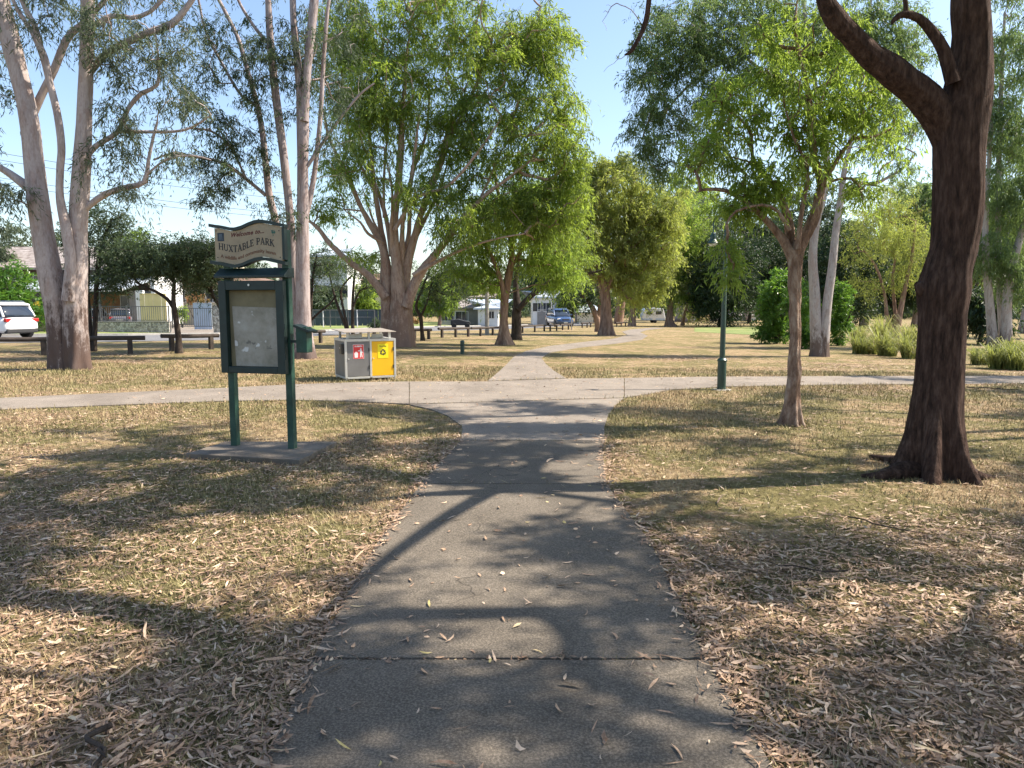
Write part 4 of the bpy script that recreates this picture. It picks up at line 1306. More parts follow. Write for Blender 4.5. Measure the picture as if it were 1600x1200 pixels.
rf = MB().prism([(-5.2, zc0), (.4, zc1), (.4, zc1 + .1), (-5.2, zc0 + .1)], cx1 - 4, cx2 - .2, axis='x').build('carport_roof', M['tin'], hA)
MB().box(((cx1 - 4 + cx2 - .2) / 2, -5.24, zc0 + .03), (cx2 - .2 - cx1 + 4.1, .06, .24)).build('gutter', M['frame_w'], rf)
MB().box((X_(223, 57) - (xa0 + xa1) / 2, -5.0, zc0 / 2), (.55, .3, zc0)).build('carport_post', M['wallw'], hA)
MB().box((X_(211, 58) - (xa0 + xa1) / 2, -1.6, zc0 / 2), (.95, 4.0, zc0 - .02)).build('block_wall', M['wallg'], hA)
MB().box((X_(172, 61.7) - (xa0 + xa1) / 2, .35, 1.25), (3.6, .2, 2.5)).build('inner_wall', M['timber'], hA)
window(hA, X_(196, 61.4) - (xa0 + xa1) / 2, .20, 1.75, 1.3, 1.3, bars=2)
for px in (133, 160): MB().box((X_(px, 57) - (xa0 + xa1) / 2, -5.0, zc0 / 2), (.14, .14, zc0)).build('carport_post', M['fencemetal'], hA)
MB().box((X_(236, 58) - (xa0 + xa1) / 2, -.8, (Zp(432, 60) - zA) / 2), (.3, 5.0, Zp(432, 60) - zA)).build('end_wall', M['wallw'], hA)
# yard screens
def panel_fence(px0, px1, Y, pz0, pz1, mat, lab, nm='panel_fence', n=6, group=None):
    x0, x1 = X_(px0, Y), X_(px1, Y); z0, z1 = Zp(pz0, Y), Zp(pz1, Y)
    o = thing(nm, lab, 'fence', (x0, Y, z0), 0, group)
    mb = MB(); w = (x1 - x0) / n
    for k in range(n): mb.box(((k + .5) * w, 0, (z1 - z0) / 2 - .1), (w * .93, .03, z1 - z0 + .2))
    mb.build('panels', mat, o)
    MB().box(((x1 - x0) / 2, -.02, z1 - z0), (x1 - x0, .06, .05)).build('rail', mat, o)
    for k in range(0, n + 1, 2): MB().box((k * w, .03, (z1 - z0) / 2), (.07, .07, z1 - z0 + .04)).build('post', mat, o)
    return o
panel_fence(223, 262, 53, 505, 459, M['wally'], 'yellow panel fence right of the carport post')
panel_fence(305, 333, 50, 510, 474, M['blueish'], 'pale blue panel wall behind the driveway gate', 'panel_fence', 5)
# house B
YB = 68.0
xb0, xb1 = X_(232, YB), X_(430, YB)
zB = float(gz((xb0 + xb1) / 2, YB)); mb_ = (xb0 + xb1) / 2
hB = thing('cream_house', 'cream house with a low brown roof behind the driveway gate, left of the sign', 'house', (mb_, YB, zB))
zt = Zp(447, YB) - zB
MB().box((0, 4.0, zt / 2), (xb1 - xb0, 8, zt)).build('wall', M['wallc'], hB)
hip_roof(MB(), xb0 - mb_ + 1.6, xb1 - mb_, 0, 8, zt + .1, Zp(431, YB) - zB + .35, .5, .5).build('roof', M['roof_brown'], hB)
MB().box((X_(247, 66) - mb_, -1.2, (Zp(431, 66) - zB) / 2), (2.0, 2.2, Zp(431, 66) - zB)).build('wing', M['wallw'], hB)
for px, w_, in ((285, 1.0), (312, 1.4), (336, 1.3)): window(hB, X_(px, YB) - mb_, -.05, Zp(463, YB) - zB, w_, 1.15)
sp_ = MB()
for k in range(4): sp_.box((X_(243 + 6.5 * k, 64) - mb_, -4.0, Zp(456, 64) - zB), (.34, .9, .03), rx=.35)
sp_.build('awning', M['panel'], hB)
MB().prism([(-4.6, Zp(459, 64) - zB), (-2.3, Zp(452, 66) - zB), (-2.3, Zp(452, 66) - zB + .05), (-4.6, Zp(459, 64) - zB + .05)], X_(238, 64) - mb_, X_(268, 64) - mb_, axis='x').build('porch_roof', M['tin'], hB)
MB().box((X_(266, 63.4) - mb_, -4.4, (Zp(459, 64) - zB) / 2), (.12, .12, Zp(459, 64) - zB)).build('porch_post', M['frame_w'], hB)
# rear building with grey roof seen above the hedge
YC = 95.0
def simple_house(nm, lab, px0, px1, Y, pz_eave, pz_ridge, wall, roof, wins=(), depth=9, ridge=.45, doors=(), ov=.5, bars=2, pil=None):
    x0, x1 = X_(px0, Y), X_(px1, Y); m_ = (x0 + x1) / 2; z0 = float(gz(m_, Y))
    o = thing(nm, lab, 'house', (m_, Y, z0))
    zt = Zp(pz_eave, Y) - z0
    MB().box((0, depth / 2, zt / 2 - .2), (x1 - x0, depth, zt + .4)).build('wall', M[wall], o)
    hip_roof(MB(), x0 - m_, x1 - m_, 0, depth, zt + .2, Zp(pz_ridge, Y) - z0 + .2, ov, ridge).build('roof', M[roof], o)
    for (px, py, w_, h_) in wins: window(o, X_(px, Y) - m_, -.045, Zp(py, Y) - z0, w_, h_, bars=bars)
    for (px, py, w_, h_, mat) in doors:
        d = MB().box((X_(px, Y) - m_, -.04, h_ / 2), (w_, .07, h_)).build('door', M[mat], o)
        MB().cyl((X_(px, Y) - m_ + w_ * .38, -.075, 1.0), (X_(px, Y) - m_ + w_ * .38, -.14, 1.0), .04, n=8).build('handle', M['fencemetal'], d)
    return o
simple_house('grey_roofed_house', 'house with a pale grey roof peeping over the hedge left of the sign', 258, 352, 96, 384, 372, 'wallc', 'tin', [(290, 400, 1.6, 1.2), (330, 400, 1.6, 1.2)])
simple_house('white_house', 'tall white house beyond the fenced court, seen between the slender gum and the broad gum', 488, 545, 84, 402, 385, 'wallw', 'tin', [(500, 420, 1.6, 1.4), (520, 420, 1.6, 1.4), (505, 455, 1.8, 1.4), (535, 455, 1.6, 1.4)], doors=[(520, 0, 1.2, 2.2, 'wallg')])
simple_house('cream_house', 'cream house behind the fenced court, left of the broad gum trunk', 548, 600, 92, 440, 428, 'wallc', 'roof_brown', [(560, 455, 1.6, 1.2), (585, 455, 1.6, 1.2)])
simple_house('white_house', 'low white house with a garage behind the dark trailer', 690, 748, 90, 483, 468, 'wallc', 'roof_tile', [(700, 494, 1.6, 1.2), (722, 494, 1.6, 1.2)], doors=[(738, 0, 1.6, 2.1, 'wallg')])
simple_house('white_house', 'plain white rendered house directly behind the power pole', 747, 778, 84, 484, 470, 'wallw', 'tin', [(768, 492, .7, .9)])
simple_house('blue_windowed_house', 'two-storey house with dark blue upper windows behind the power pole', 735, 768, 104, 466, 458, 'wallc', 'roof_tile', [(745, 474, 2.2, 1.5), (758, 474, 1.6, 1.5)], bars=3)
simple_house('white_house', 'white house with a carport beyond the road, left of the blue car', 832, 862, 96, 466, 456, 'wallw', 'tin', [(840, 480, 1.4, 1.2), (853, 480, 1.4, 1.2)], doors=[(846, 0, 1.1, 2.1, 'wallg')])
simple_house('gabled_house', 'small gabled house with a white garage, right of the blue car', 905, 937, 120, 489, 478, 'darkwall', 'tin', [(930, 494, 1.2, 1.0)], doors=[(914, 0, 2.6, 2.2, 'frame_w')], ridge=.1)
simple_house('white_house', 'pale two-storey house behind the blue car', 868, 884, 125, 468, 458, 'blueish', 'tin', [(876, 476, 1.4, 1.3)])
simple_house('white_house', 'long pale building in the distance under the dark trees', 1095, 1180, 165, 494, 486, 'wallw', 'roof_tile', [(1110, 499, 2, 1), (1135, 499, 2, 1), (1160, 499, 2, 1)])
simple_house('cream_house', 'distant cream building at the far right of the dark trees', 1190, 1330, 170, 490, 480, 'wallc', 'roof_brown', [(1220, 497, 2, 1), (1260, 497, 2, 1), (1300, 497, 2, 1)])
# fenced court
panel_fence(485, 600, 60, 505, 484, M['slat'], 'dark slate-blue fence round the court behind the bins', 'court_fence', 14)
def mesh_fence(pxs, Y, z0p, z1p, lab):
    x0, x1 = X_(pxs[0], Y), X_(pxs[-1], Y); zb = Zp(z0p, Y); H = Zp(z1p, Y) - zb
    o = thing('post_fence', lab, 'fence', (x0, Y, zb))
    for px in pxs: MB().cyl((X_(px, Y) - x0, 0, -.2), (X_(px, Y) - x0, 0, H), .04, n=8).build('post', M['frame_w' if px in (506, 559) else 'fencemetal'], o)
    MB().cyl((0, 0, H - .03), (x1 - x0, 0, H - .03), .025, n=6).build('rail', M['fencemetal'], o)
    MB().cyl((0, 0, H * .5), (x1 - x0, 0, H * .5), .02, n=6).build('rail', M['fencemetal'], o)
mesh_fence([490, 506, 517, 545, 559, 586], 55, 507, 484, 'tall thin-posted rail fence on the lawn behind the bins')

# ------------------------------------------------------------------ vehicles
M['white_car'] = paint('white_car_paint', (0.74, 0.74, 0.75), 0.25, var=0.03, coat=0.6)
M['blue_car'] = paint('blue_car_paint', (0.03, 0.07, 0.17), 0.25, 0.2, var=0.05, coat=0.8)
M['grey_car'] = paint('grey_car_paint', (0.20, 0.19, 0.22), 0.3, 0.2, var=0.05, coat=0.6)
M['carglass'] = glassy('car_glass', (0.02, 0.03, 0.045), 0.04)
M['tyre'] = paint('tyre_rubber', (0.02, 0.02, 0.02), 0.85)
M['rim'] = paint('alloy_rim', (0.5, 0.5, 0.5), 0.35, 0.8)
M['taillight'] = paint('tail_light', (0.42, 0.015, 0.015), 0.15, spec=0.8)
M['headlight'] = paint('head_light', (0.75, 0.77, 0.80), 0.1, 0.3, spec=0.8)
M['plastic'] = paint('black_trim', (0.03, 0.03, 0.032), 0.6)
M['plate'] = paint('number_plate', (0.55, 0.54, 0.48), 0.5)

def loft(stations, n=20, pw=3.2, z_off=0):
    """stations: (x, halfwidth, z0, z1) -> superellipse rings along x"""
    V = []; F = []
    for (x, hw__, z0, z1) in stations:
        cz, hh = (z0 + z1) / 2, (z1 - z0) / 2
        for k in range(n):
            t = 2 * math.pi * (k + .5) / n
            c, s = math.cos(t), math.sin(t)
            V.append((x, hw__ * math.copysign(abs(c) ** (2 / pw), c), cz + hh * math.copysign(abs(s) ** (2 / pw), s)))
    m = len(stations)
    for i in range(m - 1):
        for k in range(n):
            j = (k + 1) % n
            F.append((i * n + k, i * n + j, (i + 1) * n + j, (i + 1) * n + k))
    F.append(tuple(range(n - 1, -1, -1))); F.append(tuple((m - 1) * n + k for k in range(n)))
    return V, F
def car(name, lab, cat, loc, heading, paintm, L=4.5, Wd=1.82, H=1.65, style='suv', roofrails=True, group=None):
    """x forward; heading is the angle of the car's nose from +X"""
    o = thing(name, lab, cat, loc, heading, group)
    hl = L / 2; wr = .34; hwid = Wd / 2; belt = H * .60
    body = MB()
    V, F = loft([(-hl, hwid * .80, .42, belt * .82), (-hl + .06, hwid * .92, .30, belt * .95), (-hl + .35, hwid * .99, .22, belt + .02), (-hl + 1.2, hwid, .20, belt), (0, hwid, .20, belt - .02), (hl - 1.35, hwid * .99, .20, belt - .04), (hl - .55, hwid * .96, .22, belt * .88), (hl - .12, hwid * .86, .26, belt * .76), (hl, hwid * .70, .36, belt * .62)], 24, 5)
    body.add(V, F)
    bo_ = body.build('body', paintm, o, smooth=True)
    rear = -hl + (.12 if style != 'sedan' else .95)
    V, F = loft([(rear, hwid * .80, belt - .1, belt + .12), (rear + .28, hwid * .86, belt - .1, H * .93), (rear + .55, hwid * .85, belt - .1, H - .03), (0, hwid * .86, belt - .1, H - .02), (.35, hwid * .86, belt - .1, H * .97), (hl - 1.35, hwid * .84, belt - .1, belt + .12), (hl - 1.2, hwid * .80, belt - .1, belt + .0)], 24, 4)
    MB().add(V, F).build('glasshouse', M['carglass'], o, smooth=True)
    V, F = loft([(rear + .22, hwid * .80, H * .90, H * .955), (rear + .5, hwid * .80, H * .93, H), (0, hwid * .81, H * .935, H + .01), (.35, hwid * .80, H * .93, H * .985), (.62, hwid * .78, H * .89, H * .93)], 20, 4)
    MB().add(V, F).build('roof', paintm, o, smooth=True)
    for s in (-1, 1):
        p = MB()
        for (xa, za, xb, zb_) in ((rear + .05, belt, rear + .36, H * .95), (-.35, belt - .03, -.42, H * .97), (hl - 1.32, belt + .02, .5, H * .93)):
            p.cyl((xa, s * hwid * .86, za), (xb, s * hwid * .79, zb_), .055, .045, 8)
        p.build('pillar', paintm, o)
        MB().box((hl - 1.45, s * (hwid + .06), belt + .10), (.10, .16, .13)).build('mirror', paintm, o, bevel=.03)
        if roofrails: MB().tube([(-hl + .6, s * hwid * .72, H + .01), (-hl + .75, s * hwid * .72, H + .05), (.2, s * hwid * .72, H + .05), (.38, s * hwid * .72, H)], .018, 6).build('roof_rail', M['rim'], o)
        MB().prism([(belt - .34, s * hwid * .52), (belt - .10, s * hwid * .55), (belt - .08, s * hwid * .93), (belt - .22, s * hwid * .97)] if s > 0 else [(belt - .22, s * hwid * .97), (belt - .08, s * hwid * .93), (belt - .10, s * hwid * .55), (belt - .34, s * hwid * .52)], 0, 0) if False else None
        MB().box((-hl + .065, s * hwid * .74, belt - .16), (.14, hwid * .40, .17), rz=s * .25).build('tail_light', M['taillight'], o, bevel=.03)
        MB().box((hl - .20, s * hwid * .68, belt * .72), (.20, hwid * .36, .15), rz=-s * .35).build('headlight', M['headlight'], o, bevel=.03)
        for xw in (-hl + .78, hl - .86):
            w = MB().lathe([(wr * .62, -.11), (wr * .93, -.11), (wr, -.07), (wr, .07), (wr * .93, .11), (wr * .62, .11)], n=24).build('wheel', M['tyre'], o, loc=(xw, s * (hwid - .12), wr))
            w.rotation_euler = (math.pi / 2, 0, 0)
            r = MB().cyl((0, 0, -.10), (0, 0, .10), wr * .60, n=20)
            for k in range(5):
                a = 2 * math.pi * k / 5
                r.box((.11 * math.cos(a), .11 * math.sin(a), 0), (.18, .05, .215), rz=a)
            r.build('rim', M['rim'], w)
            arch = MB()
            arch.cyl((xw, s * (hwid - .20), wr + .02), (xw, s * (hwid + .004), wr + .02), wr * 1.13, n=24)
            arch.build('wheel_arch', M['plastic'], o)
    MB().box((-hl + .10, 0, .36), (.22, Wd * .86, .22)).build('rear_bumper', M['plastic'], o, bevel=.05)
    MB().box((-hl + .005, 0, belt - .33), (.03, .52, .13)).build('number_plate', M['plate'], o)
    MB().box((hl - .12, 0, .36), (.22, Wd * .72, .26)).build('front_bumper', M['plastic'], o, bevel=.05)
    MB().box((hl - .045, 0, belt * .64), (.10, Wd * .40, .16)).build('grille', M['plastic'], o, bevel=.02)
    MB().box((hl + .012, 0, .42), (.03, .40, .12)).build('number_plate', M['plate'], o)
    return o
gA = G(28, 529.5)
h_ = math.atan2(.292, -.958)
car('parked_car', 'white suv seen from behind, cut by the left edge of the picture', 'car', (gA[0] - 2.0, gA[1] + .8, gA[2] + .02), h_, M['white_car'], 4.55, 1.84, 1.70)
YD = 59.0
car('parked_car', 'grey hatchback with red tail lights parked under the carport', 'car', (X_(193, YD), YD + .6, float(gz(X_(193, YD), YD))), math.radians(104), M['grey_car'], 3.9, 1.66, 1.50, roofrails=False)
car('parked_car', 'white car in the carport mostly hidden behind the big left gum', 'car', (X_(140, YD), YD + .8, float(gz(X_(140, YD), YD))), math.radians(100), M['white_car'], 4.2, 1.70, 1.45, roofrails=False)
gS = G(874, 511); YS = 76.0
xs = X_(875, YS)
car('parked_car', 'blue four-wheel drive facing the viewer on the road beside the short log rails', 'car', (xs, YS + 1.2, Zp(510, YS)), math.radians(-78), M['blue_car'], 4.8, 1.92, 1.82)
YZ = 150.0
car('parked_car', 'small white car in the distance between the caravan and the lamp post', 'car', (X_(1086, YZ), YZ, float(gz(X_(1086, YZ), YZ))), math.radians(190), M['white_car'], 4.2, 1.7, 1.45, roofrails=False)
# dark covered box trailer behind the road
YT = 70.0; xt = X_(720, YT); zt_ = Zp(512.5, YT)
tl = thing('car_trailer', 'low black trailer with a sloping cover, beyond the road left of the power pole', 'trailer', (xt, YT, zt_), math.radians(4))
MB().prism([(-.95, .26), (.35, .26), (.75, .34), (.95, .46), (.88, .60), (.35, .70), (-.2, .86), (-.92, .78)], -.55, .55).build('cover', M['plastic'], tl, bevel=.05)
for x_ in (-.62, .62):
    for y_ in (-.56, .56):
        w = MB().lathe([(.10, -.07), (.22, -.07), (.24, -.04), (.24, .04), (.22, .07), (.10, .07)], n=18).build('wheel', M['tyre'], tl, loc=(x_, y_, .24)); w.rotation_euler = (math.pi / 2, 0, 0)
        MB().cyl((0, 0, -.06), (0, 0, .06), .09, n=12).build('rim', M['rim'], w)
MB().box((.9, -.3, .46), (.06, .2, .1)).build('lamp', M['headlight'], tl)
# caravan
YV = 128.0; xv = X_(1019, YV); zv = float(gz(xv, YV))
cv = thing('caravan', 'white touring caravan with two dark windows parked beyond the park trees', 'caravan', (xv, YV, zv), math.radians(3))
Lc, Hc = 3.9, 2.55
MB().prism([(-Lc / 2, .55), (Lc / 2 - .05, .50), (Lc / 2 + .02, .9), (Lc / 2 - .30, Hc - .25), (Lc / 2 - .55, Hc), (-Lc / 2 + .45, Hc), (-Lc / 2 + .12, Hc - .35), (-Lc / 2 - .12, 1.2)], -1.1, 1.1).build('body', M['white_car'], cv, bevel=.12)
MB().prism([(-Lc / 2 + .02, .52), (Lc / 2 - .08, .48), (Lc / 2 - .02, .78), (-Lc / 2 - .03, .80)], -1.12, 1.12).build('lower_panel', M['blueish'], cv, bevel=.02)
for x_ in (-.85, .75):
    w = MB().box((x_, -1.105, 1.75), (.98, .06, .55)).build('window', M['plastic'], cv, bevel=.02)
    MB().box((x_, -1.14, 1.75), (.88, .02, .45)).build('pane', M['carglass'], w)
dd = MB().box((-.05, -1.11, 1.35), (.55, .04, 1.6)).build('door', M['frame_w'], cv, bevel=.02); MB().box((.16, -1.14, 1.3), (.08, .03, .05)).build('handle', M['plastic'], dd)
for y_ in (-1.0, 1.0):
    w = MB().lathe([(.15, -.1), (.30, -.1), (.33, -.06), (.33, .06), (.30, .1), (.15, .1)], n=20).build('wheel', M['tyre'], cv, loc=(.15, y_, .33)); w.rotation_euler = (math.pi / 2, 0, 0)
    MB().cyl((0, 0, -.09), (0, 0, .09), .16, n=14).build('rim', M['rim'], w)
MB().tube([(Lc / 2 - .1, 0, .45), (Lc / 2 + 1.0, 0, .42)], .06, 8).build('drawbar', M['plastic'], cv)
MB().box((0, 0, Hc + .05), (.6, .5, .12)).build('roof_vent', M['frame_w'], cv, bevel=.02)
# yellow skip beside it
yk = thing('yellow_bin', 'small yellow skip bin in the distance left of the lamp post', 'skip', (X_(1097, 150), 149.5, float(gz(X_(1097, 150), 150))))
MB().prism([(-1.1, .1), (1.1, .1), (1.35, 1.25), (-1.35, 1.25)], -.7, .7).build('tub', M['wally'], yk, bevel=.03)
MB().box((0, 0, 1.28), (2.8, 1.5, .08)).build('rim', M['wally'], yk)
# fallen sticks
def stick(px, py, lab, ln, az, r=.012, seed=1):
    b_ = G(px, py); g = np.random.default_rng(seed)
    pts = [[t * ln, g.normal(0, .02), .02 + g.uniform(0, .02), r * (1 - .6 * t)] for t in np.linspace(0, 1, 7)]
    o = thing('fallen_stick', lab, 'stick', (b_[0], b_[1], b_[2] + .012), az)
    Tubes().add(np.array(pts), .06, 6, rough=.1, rfreq=20).build('stem', M['darkbark'], o)
    sd2 = [[.5 * ln + t * .3 * ln, t * .12 * ln, .03 + t * .02, r * .6 * (1 - .7 * t)] for t in np.linspace(0, 1, 4)]
    Tubes().add(np.array(sd2), .06, 5).build('twig', M['darkbark'], o)
stick(1325, 815, 'thin bent fallen stick on the leaf litter below the leaning dark trunk', .6, -.9, .006, 4)
stick(1325, 905, 'dark straight fallen twig on the leaf litter at the right', .45, 2.8, .005, 5)
stick(165, 1150, 'short stout fallen stick in the leaves at the bottom left', .32, -1.2, .012, 6)
stick(1510, 608, 'forked fallen branch on the dry grass beyond the dark trunk', .9, -.5, .014, 7)

# ------------------------------------------------------------------ trees: the ones with their own outline
def gy_(px, py): return G(px, py)

# dark-barked tree on the right, close to the path
b = G(1455, 742); Y = b[1]
T17 = [PL([(1456, 760, 84), (1456, 735, 88), (1457, 700, 88), (1460, 650, 80), (1465, 600, 74), (1469, 540, 74), (1471, 490, 76), (1474, 452, 84), (1480, 420, 76), (1490, 380, 72), (1497, 320, 78), (1497, 250, 78), (1500, 200, 78), (1512, 130, 72), (1517, 60, 60), (1516, 0, 58), (1520, -90, 54, .2), (1500, -260, 44, .5), (1530, -480, 30, 1.2), (1500, -640, 14, 1.6)], Y),
       PL([(1492, 240, 54), (1472, 190, 56), (1440, 148, 54, -.05), (1400, 118, 47, -.1), (1362, 88, 42, -.15), (1325, 52, 36, -.2), (1300, 20, 33, -.25), (1280, -30, 24, -.3), (1262, -110, 20, -.4), (1200, -200, 17, -.6), (1120, -270, 13, -.8), (1020, -300, 9, -1)], Y),
       PL([(1490, 130, 26), (1474, 78, 21), (1455, 48, 18), (1435, 28, 14), (1412, 22, 12), (1398, 30, 9), (1393, 38, 3)], Y, -.15),
       PL([(1416, 24, 9), (1413, -10, 7), (1400, -60, 5)], Y, -.15),
       PL([(1120, -270, 10, -.8), (1050, -190, 9, -.8), (1022, -90, 9, -.8), (1014, 0, 8.5, -.8), (1009, 34, 9, -.8), (998, 60, 7.5, -.8), (986, 80, 7, -.8), (976, 86, 3, -.8)], Y),
       PL([(1516, -60, 40), (1600, -200, 34, .6), (1720, -360, 26, 1.4), (1850, -480, 14, 2.2)], Y),
       PL([(1510, -200, 34, .4), (1400, -380, 26, 1.5), (1300, -520, 18, 2.6), (1200, -600, 8, 3.4)], Y),
       PL([(1500, -120, 30, .2), (1560, -260, 26, -1.0), (1600, -380, 20, -2.6), (1640, -420, 10, -4.2)], Y),
       PL([(1472, 462, 60), (1448, 452, 40), (1436, 446, 22), (1431, 442, 6)], Y),
       PL([(1500, 330, 56), (1520, 320, 40), (1530, 314, 20), (1534, 310, 6)], Y),
       # buttress roots
       PL([(1440, 728, 30, -.05), (1405, 736, 17, -.14), (1375, 743, 9, -.20), (1345, 744, 4, -.1)], Y),
       PL([(1480, 722, 28, -.1), (1512, 736, 20, -.18), (1540, 748, 15, -.1), (1580, 752, 12, 0), (1640, 750, 8, .2)], Y),
       PL([(1440, 716, 24, .2), (1400, 718, 14, .5), (1360, 712, 5, .8)], Y),
       PL([(1400, -380, 26, 1.5), (1200, -620, 17, .5), (900, -800, 12, -.5), (700, -900, 6, -.8)], Y),
       PL([(1200, -200, 17, -.6), (1150, -420, 13, -1.0), (1000, -640, 8, -1.4)], Y)]
E17 = [(4.2, 6.4, 7.8, 3.0, 3.2, 1.3, 95), (1.6, 5.6, 7.4, 2.2, 2.2, 0.9, 52), (6.8, 5.6, 7.6, 2.4, 3.0, 1.4, 60), (4.6, 2.2, 7.0, 2.8, 2.4, 1.1, 60), (4.4, 10.0, 9.2, 2.2, 1.6, 1.0, 24), (-1.2, 5.2, 8.0, 2.0, 2.2, 0.8, 34), (1.2, 2.6, 7.2, 1.8, 1.4, 0.7, 22)]
def blobs(cx, cy, cz, rx, ry, rz, nb, nc, seed, rb=(.7, 1.15)):
    """a crown made of separate leafy masses with gaps between them"""
    r = np.random.default_rng(seed); out = []
    for _ in range(nb):
        a = r.uniform(0, 6.28); d = r.uniform(0.1, 1) ** .5; q = r.uniform(*rb)
        out.append((cx + rx * d * math.cos(a), cy + ry * d * math.sin(a), cz + rz * r.uniform(-1, 1), q, q, q * .5, nc))
    return out
E17 = blobs(3.8, 6.0, 7.6, 4.0, 3.6, .8, 30, 8, 1, (.3, .75)) + blobs(-.4, 5.6, 7.8, 2.6, 2.4, .6, 12, 8, 2, (.3, .75)) + blobs(5.5, 1.8, 7.2, 3.4, 2.4, .8, 15, 8, 3, (.3, .75)) + blobs(1.8, 6.8, 7.5, 2.8, 1.8, .5, 17, 8, 5, (.35, .8)) + blobs(4.4, 10.0, 9.2, 2.2, 1.6, .6, 4, 12, 4) + blobs(6.2, 12.6, 8.7, 2.0, 1.2, .3, 9, 8, 6, (.35, .7))  # unseen crown above the frame, masses added where their shade should fall
tree17 = grow_tree('dark_barked_tree', 'thick leaning dark brown tree with a long bent limb, nearest on the right', b, T17, E17, M['ironbark'], M['leaf_gum'], 0.42, 11, 13, 0.15, 0.034, seg=90, step=0.06, rough=0.03, flare=(1.0, 0.30, 6), ridges=(0.02, 9, 9.0, 0.016), twig=0.013, seed=17, rfreq=7.0)

# paperbark beside the lamp
b = G(1236, 664); Y = b[1]
L16 = [PL([(1236, 672, 36), (1237, 650, 36), (1240, 600, 29), (1242, 540, 26), (1242, 480, 26), (1242, 430, 27), (1243, 395, 30), (1256, 372, 24), (1270, 345, 22), (1280, 312, 20), (1284, 285, 17), (1272, 245, 15), (1266, 190, 13), (1260, 127, 11), (1247, 76, 8), (1243, 34, 6), (1248, -20, 4)], Y),
       PL([(1241, 410, 26), (1230, 385, 22), (1216, 365, 16), (1192, 338, 13), (1166, 316, 12), (1135, 298, 9), (1103, 296, 6), (1090, 300, 3)], Y),
       PL([(1240, 400, 24), (1234, 370, 20), (1232, 345, 17), (1220, 308, 13), (1196, 274, 10), (1176, 250, 8), (1174, 212, 7), (1158, 187, 5), (1130, 170, 3)], Y, .1),
       PL([(1246, 390, 14), (1250, 350, 10), (1256, 310, 9), (1262, 280, 8), (1258, 250, 6), (1240, 215, 5), (1225, 160, 4)], Y, -.15),
       PL([(1280, 305, 14), (1296, 270, 9), (1318, 235, 7), (1345, 200, 5), (1370, 170, 3)], Y, .1),
       PL([(1234, 360, 9), (1215, 330, 7), (1190, 320, 6), (1150, 330, 5), (1135, 350, 3)], Y, -.3)]
L16 = [np.concatenate([l[:, :3], l[:, 3:] * (.80 if k == 0 else .85)], 1) for k, l in enumerate(L16)]
E16 = PE([(1185, 150, 88, 62, 24), (1265, 135, 105, 78, 28), (1130, 235, 62, 54, 16), (1325, 215, 84, 74, 22), (1235, 230, 92, 74, 18), (1150, 318, 20, 30, 6), (1142, 400, 13, 42, 7, -.2, .25), (1175, 290, 40, 34, 11), (1345, 300, 25, 30, 6), (1260, 50, 80, 50, 24), (1200, 300, 26, 34, 6), (1345, 130, 50, 60, 18)], Y)
grow_tree('paperbark_tree', 'young paperbark with peeling pale bark and bright lime leaves beside the green lamp post', b, L16, E16, M['paperbark'], M['leaf_lime'],
          0.33, 10, 12, 0.105, 0.021, seg=44, step=0.035, rough=0.14, flare=(0.8, 0.12, 5), ridges=(0.05, 5, 16.0, 0.016), twig=0.008, seed=16, rfreq=14.0)

# two big smooth gums on the left sharing one butt
b = G(110, 577); Y = b[1]
L1 = [PL([(100, 590, 38), (97, 570, 38), (90, 500, 38), (80, 430, 40), (66, 350, 36), (53, 250, 31), (44, 180, 30), (26, 100, 31), (8, 30, 29), (-8, -40, 25), (-20, -140, 20), (-10, -260, 14), (10, -360, 7)], Y),
      PL([(122, 590, 40), (122, 570, 40), (118, 510, 42), (118, 450, 40), (121, 400, 34), (122, 350, 30), (129, 250, 28), (132, 180, 26), (135, 100, 24), (137, 0, 22), (138, -80, 18), (150, -200, 14), (170, -320, 8)], Y),
      PL([(106, 470, 20), (110, 410, 18), (104, 360, 17), (94, 310, 13), (94, 265, 12), (96, 230, 12), (90, 180, 12), (78, 130, 12), (68, 88, 13), (50, 50, 8), (25, 10, 6), (5, -40, 5)], Y, -.3),
      PL([(68, 92, 9), (56, 45, 9), (34, 0, 8), (20, -60, 5)], Y, -.3),
      PL([(50, 180, 14), (68, 142, 12), (85, 108, 12), (104, 62, 12), (125, 40, 10), (160, 5, 8), (200, -60, 6)], Y, .3),
      PL([(52, 300, 15), (34, 285, 14), (0, 262, 11), (-50, 240, 9), (-110, 200, 6)], Y),
      PL([(138, 115, 14), (165, 85, 12), (200, 65, 13), (235, 50, 12), (268, 38, 11), (290, 14, 9), (312, -20, 7), (340, -80, 4)], Y, .1),
      PL([(140, 45, 9), (175, 25, 9), (205, 28, 8), (235, 18, 7), (262, -10, 5)], Y, .2),
      PL([(134, 248, 10), (150, 228, 9), (185, 205, 8.5), (200, 170, 7), (222, 145, 7), (246, 132, 6), (247, 85, 4), (240, 40, 3)], Y),
      PL([(185, 205, 6), (232, 206, 5.5), (290, 203, 4), (330, 180, 3)], Y),
      PL([(128, 330, 11), (165, 303, 11), (200, 292, 10), (226, 284, 9), (232, 250, 6), (240, 212, 5), (246, 190, 4)], Y),
      PL([(230, 272, 4), (262, 248, 4), (300, 243, 3), (330, 250, 2)], Y)]
